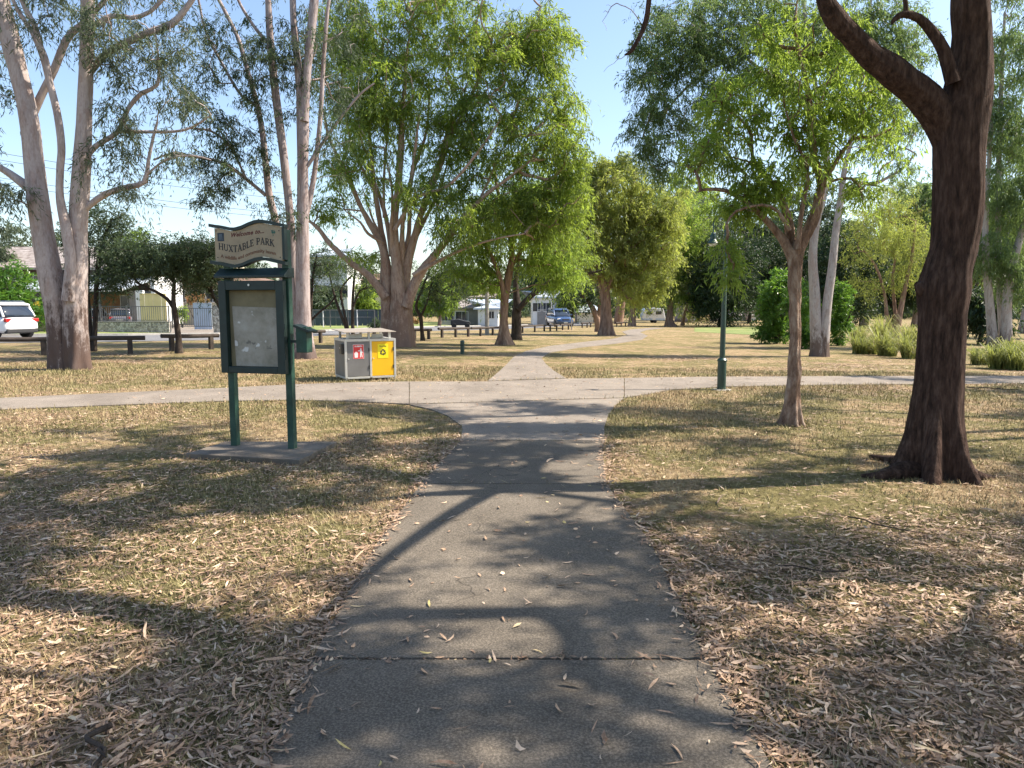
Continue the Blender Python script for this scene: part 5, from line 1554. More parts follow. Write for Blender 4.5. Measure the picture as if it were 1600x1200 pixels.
E1 = PE([(190, 60, 70, 60, 22), (270, 70, 60, 60, 16), (205, 170, 55, 50, 14), (175, 250, 45, 45, 10), (290, 150, 45, 45, 10), (260, 230, 40, 40, 7), (5, 130, 25, 30, 5), (15, 300, 35, 30, 8, -.6), (50, -40, 90, 60, 26), (230, -60, 120, 60, 34), (-60, 180, 50, 60, 12), (-40, 40, 60, 80, 14), (100, -250, 160, 90, 40), (150, 20, 35, 50, 12, -1.2), (60, 20, 40, 30, 6, -.8), (205, 300, 40, 20, 5)], Y)
grow_tree('gum_tree', 'big pinkish smooth-barked gum with two thick stems and a split dark butt, at the left', b, L1, E1, M['gum'], M['leaf_grey'],
          0.52, 9, 12, 0.16, 0.025, droop=0.9, seg=28, step=0.13, rough=0.08, flare=(0.42, 0.28, 5), ridges=(0.035, 6), twig=0.007, seed=1, rfreq=5, up_pen=0.4)

# tall slender gums behind the sign
b = G(470, 560); Y = b[1]
L5 = [PL([(476, 570, 38), (476, 550, 36), (474, 500, 27), (473, 420, 24), (473, 333, 20), (473, 250, 19), (473, 185, 21), (470, 145, 16), (464, 90, 12), (459, 40, 11), (456, -40, 10), (450, -160, 7), (455, -280, 4)], Y),
      PL([(475, 190, 16), (480, 110, 14), (486, 50, 15), (491, 0, 15), (496, -70, 12), (510, -190, 9), (520, -300, 5)], Y, -.1),
      PL([(464, 572, 20), (462, 500, 19), (459, 430, 17), (454, 350, 14), (444, 250, 14), (431, 150, 14), (422, 60, 12), (419, 0, 10), (415, -60, 9), (405, -200, 5)], Y, .3),
      PL([(417, 66, 7), (396, 40, 6), (376, 8, 5), (360, -30, 4)], Y, .3),
      PL([(455, 572, 18), (447, 470, 15), (431, 350, 13), (420, 300, 12), (411, 215, 10), (402, 165, 9), (388, 115, 8), (372, 60, 7), (350, 15, 6), (330, -25, 5), (310, -90, 3)], Y, .6),
      PL([(415, 305, 7), (385, 280, 6), (352, 256, 6), (312, 246, 5), (268, 240, 4), (240, 250, 3)], Y, .6),
      PL([(403, 165, 7), (378, 150, 5), (350, 105, 5), (322, 50, 4), (310, 0, 4)], Y, .6),
      PL([(385, 280, 4), (360, 230, 4), (330, 205, 4), (290, 200, 3)], Y, .5),
      PL([(477, 340, 11), (490, 280, 9), (500, 190, 8), (506, 90, 7), (514, 0, 6), (530, -80, 4)], Y, .2),
      PL([(480, 260, 7), (520, 200, 5), (560, 150, 4), (585, 130, 3)], Y, -.3)]
E5 = PE([(320, 160, 55, 60, 18), (360, 250, 70, 55, 26), (340, 300, 50, 40, 12), (400, 90, 50, 60, 22), (330, 60, 50, 60, 22), (440, 330, 40, 40, 7), (520, 80, 55, 90, 46, 2.0), (450, 110, 40, 70, 26), (450, -80, 120, 80, 40), (520, 220, 35, 60, 10), (390, 200, 40, 60, 12), (460, 40, 50, 50, 8), (300, 250, 30, 30, 6)], Y)
grow_tree('gum_tree', 'tall slender grey gum with three stems behind the park sign', b, L5, E5, M['gum_grey'], M['leaf_small'],
          0.52, 9, 12, 0.16, 0.028, droop=0.8, seg=20, step=0.2, rough=0.04, flare=(0.4, 0.3, 4), twig=0.0065, seed=2, rfreq=6, up_pen=0.5)

# great spreading gum in the middle
b = G(622, 541); Y = b[1]
L6 = [PL([(612, 555, 34), (611, 530, 34), (608, 480, 30), (604, 440, 24), (601, 400, 17), (590, 370, 13), (567, 330, 11), (550, 290, 10), (530, 250, 8), (513, 210, 6), (505, 170, 4)], Y),
      PL([(604, 430, 16), (601, 390, 14), (594, 350, 12), (586, 300, 12), (580, 240, 9), (577, 190, 7), (590, 120, 6), (600, 60, 4)], Y, .4),
      PL([(624, 555, 40), (624, 530, 40), (624, 470, 32), (619, 400, 19), (616, 350, 16), (621, 300, 14), (625, 250, 14), (628, 200, 10), (631, 150, 8), (635, 90, 6), (645, 20, 4)], Y, -.3),
      PL([(634, 555, 30), (633, 530, 30), (632, 470, 26), (633, 430, 21), (645, 380, 15), (656, 340, 13), (670, 300, 14), (690, 250, 14), (703, 215, 11), (722, 180, 8), (745, 130, 6), (765, 70, 4)], Y, 0),
      PL([(634, 480, 20), (655, 430, 17), (688, 388, 14), (716, 350, 12), (752, 310, 9), (792, 280, 7), (830, 250, 5)], Y, -.5),
      PL([(604, 465, 15), (575, 430, 13), (545, 408, 11), (515, 380, 10), (497, 357, 9), (483, 345, 6)], Y, -.4),
      PL([(625, 420, 14), (638, 370, 11), (640, 320, 10), (645, 270, 8), (665, 210, 6), (672, 140, 4)], Y, .6),
      PL([(645, 430, 9), (690, 405, 7), (735, 385, 5), (780, 372, 4), (820, 365, 3)], Y, -1.0),
      PL([(616, 360, 10), (650, 310, 8), (700, 290, 7), (745, 240, 6), (780, 190, 4)], Y, -1.2),
      PL([(586, 300, 8), (555, 240, 6), (540, 180, 5), (535, 120, 4)], Y, .4)]
r6 = np.random.default_rng(66)
for (x0, y0, w0, x1, y1, dy_) in [(612, 400, 10, 560, 200, .9), (600, 380, 8, 540, 330, -.9), (640, 400, 10, 700, 250, .9), (628, 420, 11, 655, 180, -1.0), (618, 430, 10, 600, 230, -1.2), (606, 420, 9, 565, 290, 1.2), (690, 250, 7, 730, 130, .3), (600, 340, 7, 615, 120, .8), (716, 350, 7, 790, 330, .2), (750, 310, 6, 800, 210, -.4)]:
    L6.append(PL([(x0, y0, w0, 0), (x0 * .7 + x1 * .3 + r6.uniform(-8, 8), y0 * .7 + y1 * .3, w0 * .85, dy_ * .4), (x0 * .35 + x1 * .65 + r6.uniform(-8, 8), y0 * .35 + y1 * .65, w0 * .6, dy_ * .8), (x1, y1, w0 * .3, dy_)], Y))
L6 = [np.concatenate([l[:, :3], l[:, 3:] * np.interp(l[:, 2:3], [2.0, 5.0], [1.0, .78])], 1) for l in L6]
E6 = PE([(600, 70, 80, 75, 66), (690, 60, 95, 85, 84), (790, 110, 95, 85, 92), (862, 200, 58, 75, 66), (780, 220, 95, 75, 74), (870, 320, 55, 55, 60), (800, 330, 70, 50, 50), (540, 150, 50, 70, 36), (535, 280, 40, 50, 12), (650, 170, 90, 60, 34), (845, 60, 55, 65, 66), (700, 270, 60, 50, 24), (500, 310, 28, 40, 9), (545, 40, 60, 60, 50), (590, 190, 70, 60, 36), (720, 190, 50, 60, 36), (690, -80, 180, 80, 90), (560, 390, 34, 20, 5), (730, 330, 50, 40, 10), (890, 250, 32, 45, 16), (555, 240, 60, 50, 26, -1.5), (655, 300, 60, 34, 22, -1.5), (705, 350, 60, 30, 18, -1.5), (590, 130, 60, 60, 30, -1.5)], Y)
grow_tree('gum_tree', 'broad gum fanning into many pinkish limbs behind the rubbish bins, widest green crown', b, L6, E6, M['gum_red'], M['leaf_gum'],
          0.80, 9, 12, 0.25, 0.046, droop=0.9, seg=30, step=0.2, rough=0.06, flare=(0.35, 0.6, 5), ridges=(0.04, 7, 6.0, 0.03), twig=0.0125, seed=3, rfreq=4, up_pen=0.7)

# pair at the left of the far path
b = G(788, 539); Y = b[1]
L8 = [PL([(787, 548, 24), (787, 530, 22), (787, 500, 15), (789, 460, 15), (795, 430, 13), (800, 395, 10), (792, 350, 7), (778, 300, 6), (770, 250, 4)], Y),
      PL([(788, 462, 9), (780, 430, 8), (768, 400, 7), (753, 370, 6), (735, 340, 4)], Y, -.3),
      PL([(797, 420, 8), (815, 390, 7), (835, 360, 6), (850, 325, 5), (862, 290, 3)], Y, .2),
      PL([(799, 400, 7), (806, 350, 6), (812, 300, 5), (815, 250, 3)], Y, .5)]
E8 = PE([(745, 395, 45, 48, 36), (800, 345, 60, 50, 50), (855, 370, 50, 45, 44), (880, 415, 40, 34, 26), (735, 330, 50, 45, 18), (820, 280, 60, 45, 26), (760, 430, 40, 22, 8), (840, 425, 34, 22, 7), (700, 420, 30, 22, 6)], Y)
grow_tree('gum_tree', 'leafy gum with a pale brown flaking trunk just left of the far path', b, L8, E8, M['brownbark'], M['leaf_lime'],
          0.75, 9, 12, 0.24, 0.046, droop=0.9, seg=18, step=0.25, rough=0.06, flare=(0.8, 0.3, 5), twig=0.009, seed=8, rfreq=5)
b = G(807, 531); Y = b[1]
L9 = [PL([(807, 538, 19), (807, 520, 18), (807, 490, 17), (808, 476, 14), (806, 440, 9), (812, 400, 7), (822, 355, 6), (830, 310, 4)], Y),
      PL([(809, 484, 11), (822, 470, 10), (842, 452, 10), (862, 440, 9), (892, 429, 7), (925, 426, 5), (945, 420, 3)], Y, -.2)]
E9 = PE([(900, 385, 36, 40, 12), (850, 330, 40, 60, 16), (930, 400, 24, 24, 5), (800, 300, 50, 60, 16)], Y)
grow_tree('leaning_tree', 'charcoal-barked tree with one limb leaning right, directly behind the pale brown trunk', b, L9, E9, M['darkbark'], M['leaf_gum'],
          0.9, 9, 11, 0.2, 0.036, seg=14, step=0.3, rough=0.05, flare=(0.5, 0.3, 4), twig=0.009, seed=9)

# far group either side of the winding path
b = G(950, 524); Y = b[1]
L10 = [PL([(948, 530, 23), (948, 515, 21), (947, 490, 18), (945, 455, 15), (935, 420, 11), (925, 380, 8), (910, 340, 6), (900, 300, 4)], Y),
       PL([(946, 460, 10), (960, 420, 9), (975, 370, 7), (985, 320, 5), (990, 280, 3)], Y),
       PL([(944, 440, 8), (925, 408, 6), (912, 370, 5), (935, 330, 4), (950, 270, 3)], Y, .5),
       PL([(945, 432, 5), (920, 430, 4), (900, 436, 3.5), (880, 438, 2.5)], Y, -1)]
E10 = PE([(910, 350, 54, 65, 110), (960, 300, 70, 58, 130), (1015, 370, 50, 70, 120), (960, 400, 60, 50, 70), (1000, 445, 48, 32, 34), (900, 290, 40, 42, 34), (880, 400, 34, 44, 30), (1040, 320, 36, 50, 40), (965, 262, 34, 26, 16)], Y)
grow_tree('paperbark_tree', 'large olive paperbark with a thick ribbed trunk beside the bend of the far path', b, L10, E10, M['brownbark'], M['leaf_olive'],
          1.0, 10, 13, 0.29, 0.07, seg=22, step=0.3, rough=0.05, flare=(0.5, 0.4, 6), ridges=(0.07, 8), twig=0.015, seed=10)
b = G(935, 518.5); Y = b[1]
L10b = [PL([(936, 524, 15), (936, 510, 14), (930, 490, 11), (918, 470, 7), (905, 458, 5)], Y), PL([(934, 500, 9), (938, 470, 8), (930, 430, 5)], Y)]
E10b = PE([(905, 462, 34, 20, 16), (885, 445, 20, 18, 6), (930, 430, 30, 30, 10)], Y)
grow_tree('shade_tree', 'low dark-leaved tree tucked behind the ribbed olive paperbark', b, L10b, E10b, M['brownbark'], M['leaf_dark'],
          1.3, 9, 12, 0.3, 0.08, seg=12, step=0.5, flare=(0.4, 0.4, 5), twig=0.011, seed=12, down=0.3)
FG = [((988, 510), [(988, 512, 13), (988, 500, 12), (990, 475, 8), (1000, 440, 5), (1005, 400, 3)], [(995, 450, 30, 26, 34), (1025, 420, 35, 40, 44), (980, 430, 30, 30, 24)], 'paperbark tree with a stout dark trunk immediately left of the white caravan', 'leaf_olive'),
      ((1048, 510), [(1048, 512, 20), (1046, 500, 13), (1048, 475, 9), (1052, 440, 6), (1060, 380, 4)], [(1040, 445, 38, 28, 50), (1065, 400, 42, 45, 80), (1080, 345, 38, 46, 60), (1085, 455, 26, 26, 26), (1030, 360, 34, 50, 44)], 'bright leafed paperbark with a flared trunk standing right of the white caravan', 'leaf_lime'),
      ((1066, 509), [(1066, 511, 7), (1070, 490, 5), (1080, 460, 4), (1086, 430, 3)], [(1084, 470, 22, 26, 16)], 'thin multi-stemmed sapling between the caravan trees and the dark grove', 'leaf_olive')]
for k, (bp, lp, ep, lab, lm) in enumerate(FG):
    b = G(*bp); Y = b[1]
    grow_tree('far_paperbark_tree' if k < 2 else 'sapling', lab, b, [PL(lp, Y)], PE(ep, Y), M['brownbark'], M[lm], 1.9, 10, 12, 0.42, 0.09, seg=12, step=0.8,
              flare=(0.5, 0.5, 5), twig=0.025, seed=30 + k)

# pale two-stemmed gum right of the paperbark
b = G(1281, 557); Y = b[1]
L15 = [PL([(1279, 566, 26), (1279, 548, 25), (1275, 510, 21), (1273, 460, 18), (1270, 400, 14), (1276, 345, 13), (1290, 290, 12), (1292, 250, 10), (1288, 200, 9), (1275, 140, 8), (1262, 60, 7), (1255, 0, 6), (1240, -80, 4)], Y),
       PL([(1286, 566, 18), (1287, 545, 17), (1292, 480, 16), (1300, 420, 14), (1306, 360, 12), (1314, 310, 11), (1319, 268, 9), (1328, 225, 7), (1338, 160, 6), (1350, 90, 5), (1360, 10, 4), (1370, -70, 3)], Y, -.1),
       PL([(1313, 312, 8), (1336, 286, 7), (1362, 288, 6), (1386, 278, 5), (1412, 262, 4), (1430, 240, 3)], Y),
       PL([(1288, 200, 6), (1240, 150, 5), (1190, 110, 5), (1130, 60, 4), (1080, 20, 3)], Y, .5),
       PL([(1280, 160, 6), (1200, 90, 5), (1140, 90, 4), (1070, 140, 4), (1030, 190, 3)], Y, 1.0),
       PL([(1130, 60, 4), (1060, 40, 3), (1010, 20, 2.5)], Y, .5),
       PL([(1262, 60, 6), (1210, 0, 5), (1150, -50, 4)], Y)]
E15 = PE([(1020, 130, 50, 62, 52), (1060, 55, 78, 60, 76), (1120, 100, 65, 62, 64), (1010, 210, 36, 46, 24), (1150, 20, 70, 50, 50), (1095, 190, 65, 55, 40), (1200, 100, 60, 60, 34), (1290, 50, 75, 50, 54), (1390, 40, 60, 50, 30), (1040, 270, 30, 26, 9), (1385, 180, 60, 65, 44), (1335, 90, 65, 65, 44), (1230, 30, 70, 50, 24), (1405, 90, 55, 60, 40), (1410, 260, 36, 40, 9), (1200, -90, 200, 70, 60), (1330, 20, 60, 40, 14), (1010, 250, 26, 26, 5)], Y)
B15 = PE([(945, 30, 26, 26, 7), (960, 110, 22, 24, 5)], Y)
grow_tree('gum_tree', 'pale grey gum with two upright stems and a high blue-green crown, right of the paperbark', b, L15, E15, M['gum_pale'], M['leaf_blue'],
          0.66, 10, 12, 0.19, 0.036, droop=0.8, seg=18, step=0.25, rough=0.04, flare=(0.35, 0.35, 5), twig=0.0065, seed=15, rfreq=5, up_pen=0.4, bare=B15)

# far right gum
b = G(1566, 546); Y = b[1]
L19 = [PL([(1552, 552, 17), (1550, 520, 16), (1546, 470, 14), (1541, 410, 12), (1540, 340, 9), (1545, 260, 7), (1550, 160, 5)], Y),
       PL([(1572, 552, 18), (1572, 520, 18), (1574, 470, 16), (1584, 410, 13), (1600, 350, 11), (1625, 280, 8), (1640, 200, 5)], Y, -.3),
       PL([(1568, 552, 12), (1563, 470, 11), (1560, 380, 9), (1560, 300, 9), (1562, 200, 8), (1566, 100, 6), (1570, 20, 4)], Y, .5)]
E19 = PE([(1575, 90, 48, 80, 60), (1565, 200, 45, 60, 60), (1590, 300, 50, 60, 60), (1550, 390, 34, 40, 30), (1595, 420, 40, 50, 36), (1640, 180, 60, 120, 40), (1580, -20, 60, 60, 20), (1530, 290, 24, 50, 8)], Y)
grow_tree('gum_tree', 'tall hazy green gum with two pale stems at the right edge beyond the dark trunk', b, L19, E19, M['gum_pale'], M['leaf_blue'],
          0.9, 11, 13, 0.24, 0.045, droop=1.0, down=1.0, seg=16, step=0.4, flare=(0.3, 0.4, 4), twig=0.008, seed=19)
b = G(1398, 528); Y = b[1]
L18 = [PL([(1396, 532, 10), (1394, 515, 9), (1386, 495, 7), (1382, 460, 5), (1370, 420, 4), (1350, 390, 3)], Y),
       PL([(1400, 532, 12), (1402, 515, 11), (1408, 480, 9), (1416, 440, 7), (1425, 400, 5), (1430, 350, 3)], Y),
       PL([(1401, 520, 7), (1398, 480, 6), (1395, 440, 5), (1400, 390, 3)], Y, .4)]
E18 = PE([(1360, 370, 50, 45, 44), (1410, 350, 50, 50, 50), (1410, 430, 34, 26, 18), (1445, 400, 40, 50, 36), (1350, 440, 26, 20, 12), (1390, 310, 50, 30, 30)], Y)
grow_tree('paperbark_tree', 'airy multi-stemmed paperbark rising behind the clumps of long grass', b, L18, E18, M['brownbark'], M['leaf_olive'],
          1.2, 10, 12, 0.20, 0.04, seg=12, step=0.4, flare=(0.4, 0.4, 4), twig=0.008, seed=18)

# dark grove and green bush
DK = [((1128, 511), (1128, 430, 62, 78, 200), 'dark round-crowned shade tree behind the lamp post'),
      ((1232, 510), (1225, 425, 72, 84, 230), 'dark round-crowned shade tree behind the paperbark trunk'),
      ((1312, 514), (1322, 425, 54, 84, 190), 'dark round-crowned shade tree right of the pale twin-stemmed gum')]
for k, (bp, e, lab) in enumerate(DK):
    b = G(*bp); Y = b[1]
    lim = [PL([(bp[0], bp[1] + 3, 13), (bp[0], bp[1] - 10, 12), (bp[0] + 3, bp[1] - 45, 9), (bp[0] - 4, bp[1] - 80, 6), (bp[0] + 5, bp[1] - 120, 3)], Y),
           PL([(bp[0], bp[1] - 30, 7), (bp[0] - 25, bp[1] - 60, 5), (bp[0] - 38, bp[1] - 90, 3)], Y), PL([(bp[0], bp[1] - 30, 7), (bp[0] + 25, bp[1] - 60, 5), (bp[0] + 36, bp[1] - 90, 3)], Y)]
    grow_tree('shade_tree', lab, b, lim, PE([e, (e[0], e[1] + 30, e[2] * 0.95, 34, 30), (e[0] - 20, e[1] + 45, 30, 14, 10)], Y), M['darkbark'], M['leaf_dark'], 1.7, 12, 13, 0.34, 0.13,
              group='dark shade trees in the middle of the lawn', seg=12, step=0.6, down=0.25, droop=0.3, twig=0.012, seed=40 + k, min_h=0.15)
def bush(name, lab, bp, ells, lm, cr, L, Wd, seed, group=None, cat='shrub', nspr=11, nlv=12):
    b = G(*bp); Y = b[1]
    s = Y / FPX
    h = (bp[1] - min(e[1] - e[3] for e in ells)) * s
    lim = []
    r = np.random.default_rng(seed)
    for q in range(4):
        a = r.uniform(0, 6.28); d = r.uniform(.1, .3) * h
        lim.append(np.array([[b[0], b[1], b[2] - .05, .03 * h / 2 + .01], [b[0] + d * .5 * math.cos(a), b[1] + d * .5 * math.sin(a), b[2] + .3 * h, .022 * h / 2 + .006], [b[0] + d * math.cos(a), b[1] + d * math.sin(a), b[2] + .65 * h, .006]]))
    return grow_tree(name, lab, b, lim, PE(ells, Y), M['darkbark'], M[lm], cr, nspr, nlv, L, Wd, droop=0.25, down=0.2, flat=0.9, seg=8, flare=None, twig=0.006, seed=seed, group=group, min_h=0.02, up_pen=0.4, cat=cat, rough=0)
bush('leafy_shrub', 'tall glossy green shrub on the lawn left of the paperbark trunk', (1212, 537), [(1212, 470, 28, 50, 60), (1205, 512, 26, 24, 30), (1225, 445, 20, 22, 16)], 'leaf_bush', 0.55, 0.18, 0.075, 51)
bush('leafy_shrub', 'glossy green shrub showing between the paperbark and the pale twin stems', (1252, 545), [(1250, 480, 22, 44, 30), (1254, 525, 20, 20, 16)], 'leaf_bush', 0.5, 0.17, 0.07, 52)
bush('leafy_shrub', 'bright green shrub just right of the pale twin-stemmed gum', (1310, 540), [(1312, 470, 14, 36, 24), (1310, 512, 16, 22, 18)], 'leaf_bush', 0.5, 0.17, 0.07, 53)

# small dark trees along the log rails on the left
ST = [((146, 549), [[(146, 555, 9), (148, 520, 8), (150, 470, 8), (152, 420, 7), (160, 380, 5), (175, 340, 4)], [(143, 555, 8), (140, 500, 7), (137, 450, 6), (138, 400, 5), (130, 350, 3)], [(152, 420, 5), (175, 395, 4), (190, 370, 3)]],
       [(150, 360, 50, 38, 40), (200, 400, 48, 24, 30), (165, 440, 40, 18, 14), (120, 390, 30, 40, 10), (180, 350, 30, 25, 7), (185, 430, 26, 18, 6)], 'small dark-trunked tree half hidden behind the big left gum'),
      ((278, 552), [[(280, 558, 11), (279, 530, 10), (275, 500, 9), (271, 470, 8), (272, 440, 6), (268, 425, 5), (290, 400, 4)], [(272, 482, 8), (260, 466, 6), (240, 454, 5), (222, 447, 5), (210, 435, 4), (205, 420, 3)], [(271, 440, 5), (255, 425, 4), (240, 415, 3)]],
       [(275, 398, 62, 26, 48), (225, 405, 48, 26, 40), (320, 395, 42, 24, 34), (270, 425, 50, 18, 20), (300, 420, 30, 14, 8)], 'small flat-topped dark tree with a crooked left limb beside the short log rail'),
      ((352, 549), [[(354, 555, 9), (350, 510, 8), (346, 485, 7), (332, 462, 6), (320, 445, 5), (312, 425, 4)], [(334, 465, 4), (328, 440, 4), (330, 415, 3)], [(350, 500, 5), (352, 460, 4), (350, 420, 3)]],
       [(318, 425, 34, 34, 44), (355, 405, 30, 26, 26), (300, 400, 26, 18, 6)], 'small dark tree leaning left behind the park sign'),
      ((657, 532), [[(661, 536, 8), (659, 515, 7), (657, 495, 7), (650, 478, 5), (660, 450, 4), (672, 420, 3)], [(657, 495, 5), (668, 470, 4), (675, 440, 3)]],
       [(690, 440, 36, 36, 34), (720, 420, 36, 32, 30), (660, 430, 24, 24, 6), (730, 450, 24, 20, 6)], 'small dark-stemmed tree right of the broad gum beside a log rail'),
      ((553, 524), [[(552, 528, 7), (551, 505, 6), (551, 470, 5), (553, 440, 4), (556, 410, 3)], [(546, 528, 6), (538, 505, 5), (530, 485, 5), (522, 460, 4), (515, 430, 3)], [(545, 520, 5), (534, 470, 4), (534, 450, 4), (550, 430, 3)], [(552, 480, 3.5), (562, 455, 3), (580, 448, 2.5)]],
       [(560, 420, 48, 28, 36), (510, 420, 36, 28, 26), (580, 450, 24, 22, 6), (600, 430, 24, 24, 6)], 'spindly several-stemmed dark tree seen above the rubbish bins'),
      ((486, 534), [[(485, 540, 8), (484, 505, 7), (486, 470, 6), (489, 430, 5), (495, 400, 3)], [(486, 500, 4), (500, 487, 4), (515, 475, 3.5), (525, 462, 3)]],
       [(505, 430, 30, 30, 14), (495, 400, 26, 24, 8)], 'thin dark tree just right of the slender gum trunk')]
for k, (bp, lims, ells, lab) in enumerate(ST):
    b = G(*bp); Y = b[1]
    grow_tree('small_tree', lab, b, [PL(l, Y) for l in lims], PE(ells, Y), M['darkbark'], M['leaf_small'], 0.75, 10, 12, 0.14, 0.035,
              group='small dark trees along the log rails', seg=10, step=0.3, rough=0.05, flare=(0.4, 0.2, 4), twig=0.009, seed=60 + k, droop=0.3, down=0.3)

# background trees and shrubs beyond the road and the lawn
def auto_tree(lab, bp, h_px, r_px, bark, lm, seed, n=60, cr=1.8, L=0.34, Wd=0.10, cyo=0.62, group='background trees', name='background_tree', vr=None, extra=0.0):
    b = G(*bp); Y = b[1] ; r = np.random.default_rng(seed)
    b = np.array([b[0] * (1 + extra / Y), Y + extra, float(gz(b[0] * (1 + extra / Y), Y + extra))]); s = b[1] / FPX
    H = h_px * s; R = r_px * s
    lim = [np.array([[b[0], b[1], b[2] - .1, .03 * H + .05], [b[0] + .02 * H, b[1], b[2] + .25 * H, .022 * H + .03], [b[0] - .02 * H, b[1], b[2] + .55 * H, .012 * H], [b[0] + .03 * H, b[1], b[2] + .85 * H, .003 * H]])]
    for q in range(4):
        a = q * 1.57 + r.uniform(-.5, .5)
        lim.append(np.array([[b[0], b[1], b[2] + .22 * H, .014 * H], [b[0] + .35 * R * math.cos(a), b[1] + .35 * R * math.sin(a), b[2] + .42 * H, .009 * H], [b[0] + .7 * R * math.cos(a), b[1] + .7 * R * math.sin(a), b[2] + .62 * H, .003 * H]]))
    vr = (0.40 * H) if vr is None else vr * s
    ells = [(b[0], b[1], b[2] + cyo * H, R * .7, R * .7, vr * .9, int(n * .5))]
    for q in range(5):
        a = r.uniform(0, 6.28)
        ells.append((b[0] + .55 * R * math.cos(a), b[1] + .55 * R * math.sin(a), b[2] + (cyo + r.uniform(-.2, .2)) * H, R * .45, R * .45, vr * .5, int(n * .1)))
    return grow_tree(name, lab, b, lim, ells, M[bark], M[lm], cr, 10, 12, L, Wd, group=group, seg=8, step=1.0, flare=None, twig=0.02, seed=seed, min_h=.2, droop=0.5)
BT = [ # label, base px, height px, radius px, bark, leaves, seed, clumps, clump radius, extra depth
 ('olive tree rising behind the crown of the ribbed paperbark', (966, 508), 250, 60, 'brownbark', 'leaf_olive', 101, 70, 2.4, 10),
 ('grey-green tree behind the right of the ribbed paperbark', (1075, 506), 225, 50, 'gum_grey', 'leaf_grey', 102, 60, 2.4, 12),
 ('pale green tree filling the gap between the dark grove and the lamp', (1115, 505), 190, 60, 'gum_grey', 'leaf_grey', 103, 50, 2.6, 30),
 ('hazy green tree far behind the dark grove, centre right', (1200, 504), 180, 70, 'brownbark', 'leaf_olive', 104, 50, 2.6, 30),
 ('tall grey-green tree filling the sky between the ribbed paperbark and the lamp', (1062, 505), 262, 58, 'gum_grey', 'leaf_gum', 151, 120, 2.0, 16),
 ('tall dull green tree behind the dark grove, above the lamp post', (1165, 505), 215, 60, 'gum_grey', 'leaf_small', 152, 120, 2.2, 26),
 ('tall dull green tree behind the dark grove, right of the paperbark trunk', (1262, 507), 230, 60, 'gum_grey', 'leaf_small', 153, 120, 2.0, 18),
 ('dark leafy tree low behind the airy multi-stemmed paperbark', (1395, 513), 130, 60, 'darkbark', 'leaf_dark', 154, 110, 1.7, 8),
 ('green tree closing the gap left of the leaning dark trunk', (1440, 515), 250, 48, 'gum_grey', 'leaf_blue', 155, 110, 1.7, 6),
 ('green tree showing just right of the leaning dark trunk', (1530, 520), 240, 46, 'gum_grey', 'leaf_gum', 156, 100, 1.6, 6),
 ('green tree behind the pale twin stems', (1290, 506), 190, 60, 'brownbark', 'leaf_gum', 105, 55, 2.2, 12),
 ('olive green tree behind the long grass, left of two', (1350, 512), 200, 55, 'brownbark', 'leaf_olive', 106, 110, 1.7, 6),
 ('mid green tree behind the long grass, right of two', (1430, 512), 215, 62, 'gum_grey', 'leaf_gum', 107, 120, 1.7, 4),
 ('dark green tree between the leaning dark trunk and the far right gum', (1500, 520), 150, 60, 'darkbark', 'leaf_dark', 108, 60, 1.6, 4),
 ('tall green tree behind the far right gum', (1600, 522), 300, 70, 'gum_pale', 'leaf_gum', 109, 90, 1.6, 2),
 ('green tree just outside the right of the far right gum', (1680, 530), 330, 90, 'gum_pale', 'leaf_blue', 110, 90, 1.5, 0),
 ('dense low dark shrub mass under the far right gum', (1530, 538), 95, 60, 'darkbark', 'leaf_dark', 111, 60, 1.0, 0),
 ('dark green roadside tree behind the charcoal-barked tree', (845, 507), 120, 40, 'darkbark', 'leaf_dark', 112, 45, 1.7, 0),
 ('green garden tree behind the power pole', (748, 505), 90, 40, 'darkbark', 'leaf_gum', 113, 45, 1.5, 0),
 ('light green garden tree on the verge left of the dark trailer', (686, 509.5), 85, 36, 'brownbark', 'leaf_lime', 114, 40, 1.2, -4),
 ('leafy garden tree beyond the road right of the broad gum', (715, 504), 110, 40, 'darkbark', 'leaf_small', 115, 45, 1.6, 0),
 ('yellow-green garden tree behind the blue car', (893, 505), 62, 24, 'darkbark', 'leaf_lime', 116, 30, 1.5, 4),
 ('low leafy tree in front of the court fence, left of two', (508, 507), 62, 26, 'darkbark', 'leaf_small', 141, 34, 1.0, -3),
 ('low leafy tree in front of the court fence, right of two', (574, 506), 66, 26, 'darkbark', 'leaf_gum', 142, 30, 1.0, -2),
 ('green tree behind the fenced court', (600, 500), 100, 45, 'darkbark', 'leaf_small', 117, 45, 1.7, 0),
 ('tall green tree behind the fenced court on its left', (520, 500), 110, 40, 'darkbark', 'leaf_small', 118, 45, 1.7, 6),
 ('bushy green tree rising over the tiled house', (218, 505), 150, 30, 'darkbark', 'leaf_lime', 119, 40, 1.5, 14),
 ('dark green tree over the left end of the tiled roof', (60, 507), 165, 60, 'darkbark', 'leaf_grey', 120, 60, 1.6, 16),
 ('dark green tree behind the second house', (370, 503), 135, 50, 'darkbark', 'leaf_small', 121, 50, 1.8, 14),
 ('grey-green tree at the left edge in front of the tiled house', (-30, 508), 175, 60, 'darkbark', 'leaf_grey', 122, 60, 1.5, 4),
 ('dark tree on the far side of the road under the dark grove, left', (1170, 507), 90, 40, 'darkbark', 'leaf_dark', 123, 45, 2.2, 10),
 ('dark tree closing the view right of the dark grove', (1345, 511), 110, 40, 'darkbark', 'leaf_dark', 124, 50, 1.8, 6),
]
for (lab, bp, h, r, bk, lm, sd_, n, cr, ex) in BT:
    auto_tree(lab, bp, h, r, bk, lm, sd_, n, cr, extra=ex, L=0.2 + 0.004 * G(*bp)[1], Wd=0.06 + 0.001 * G(*bp)[1])
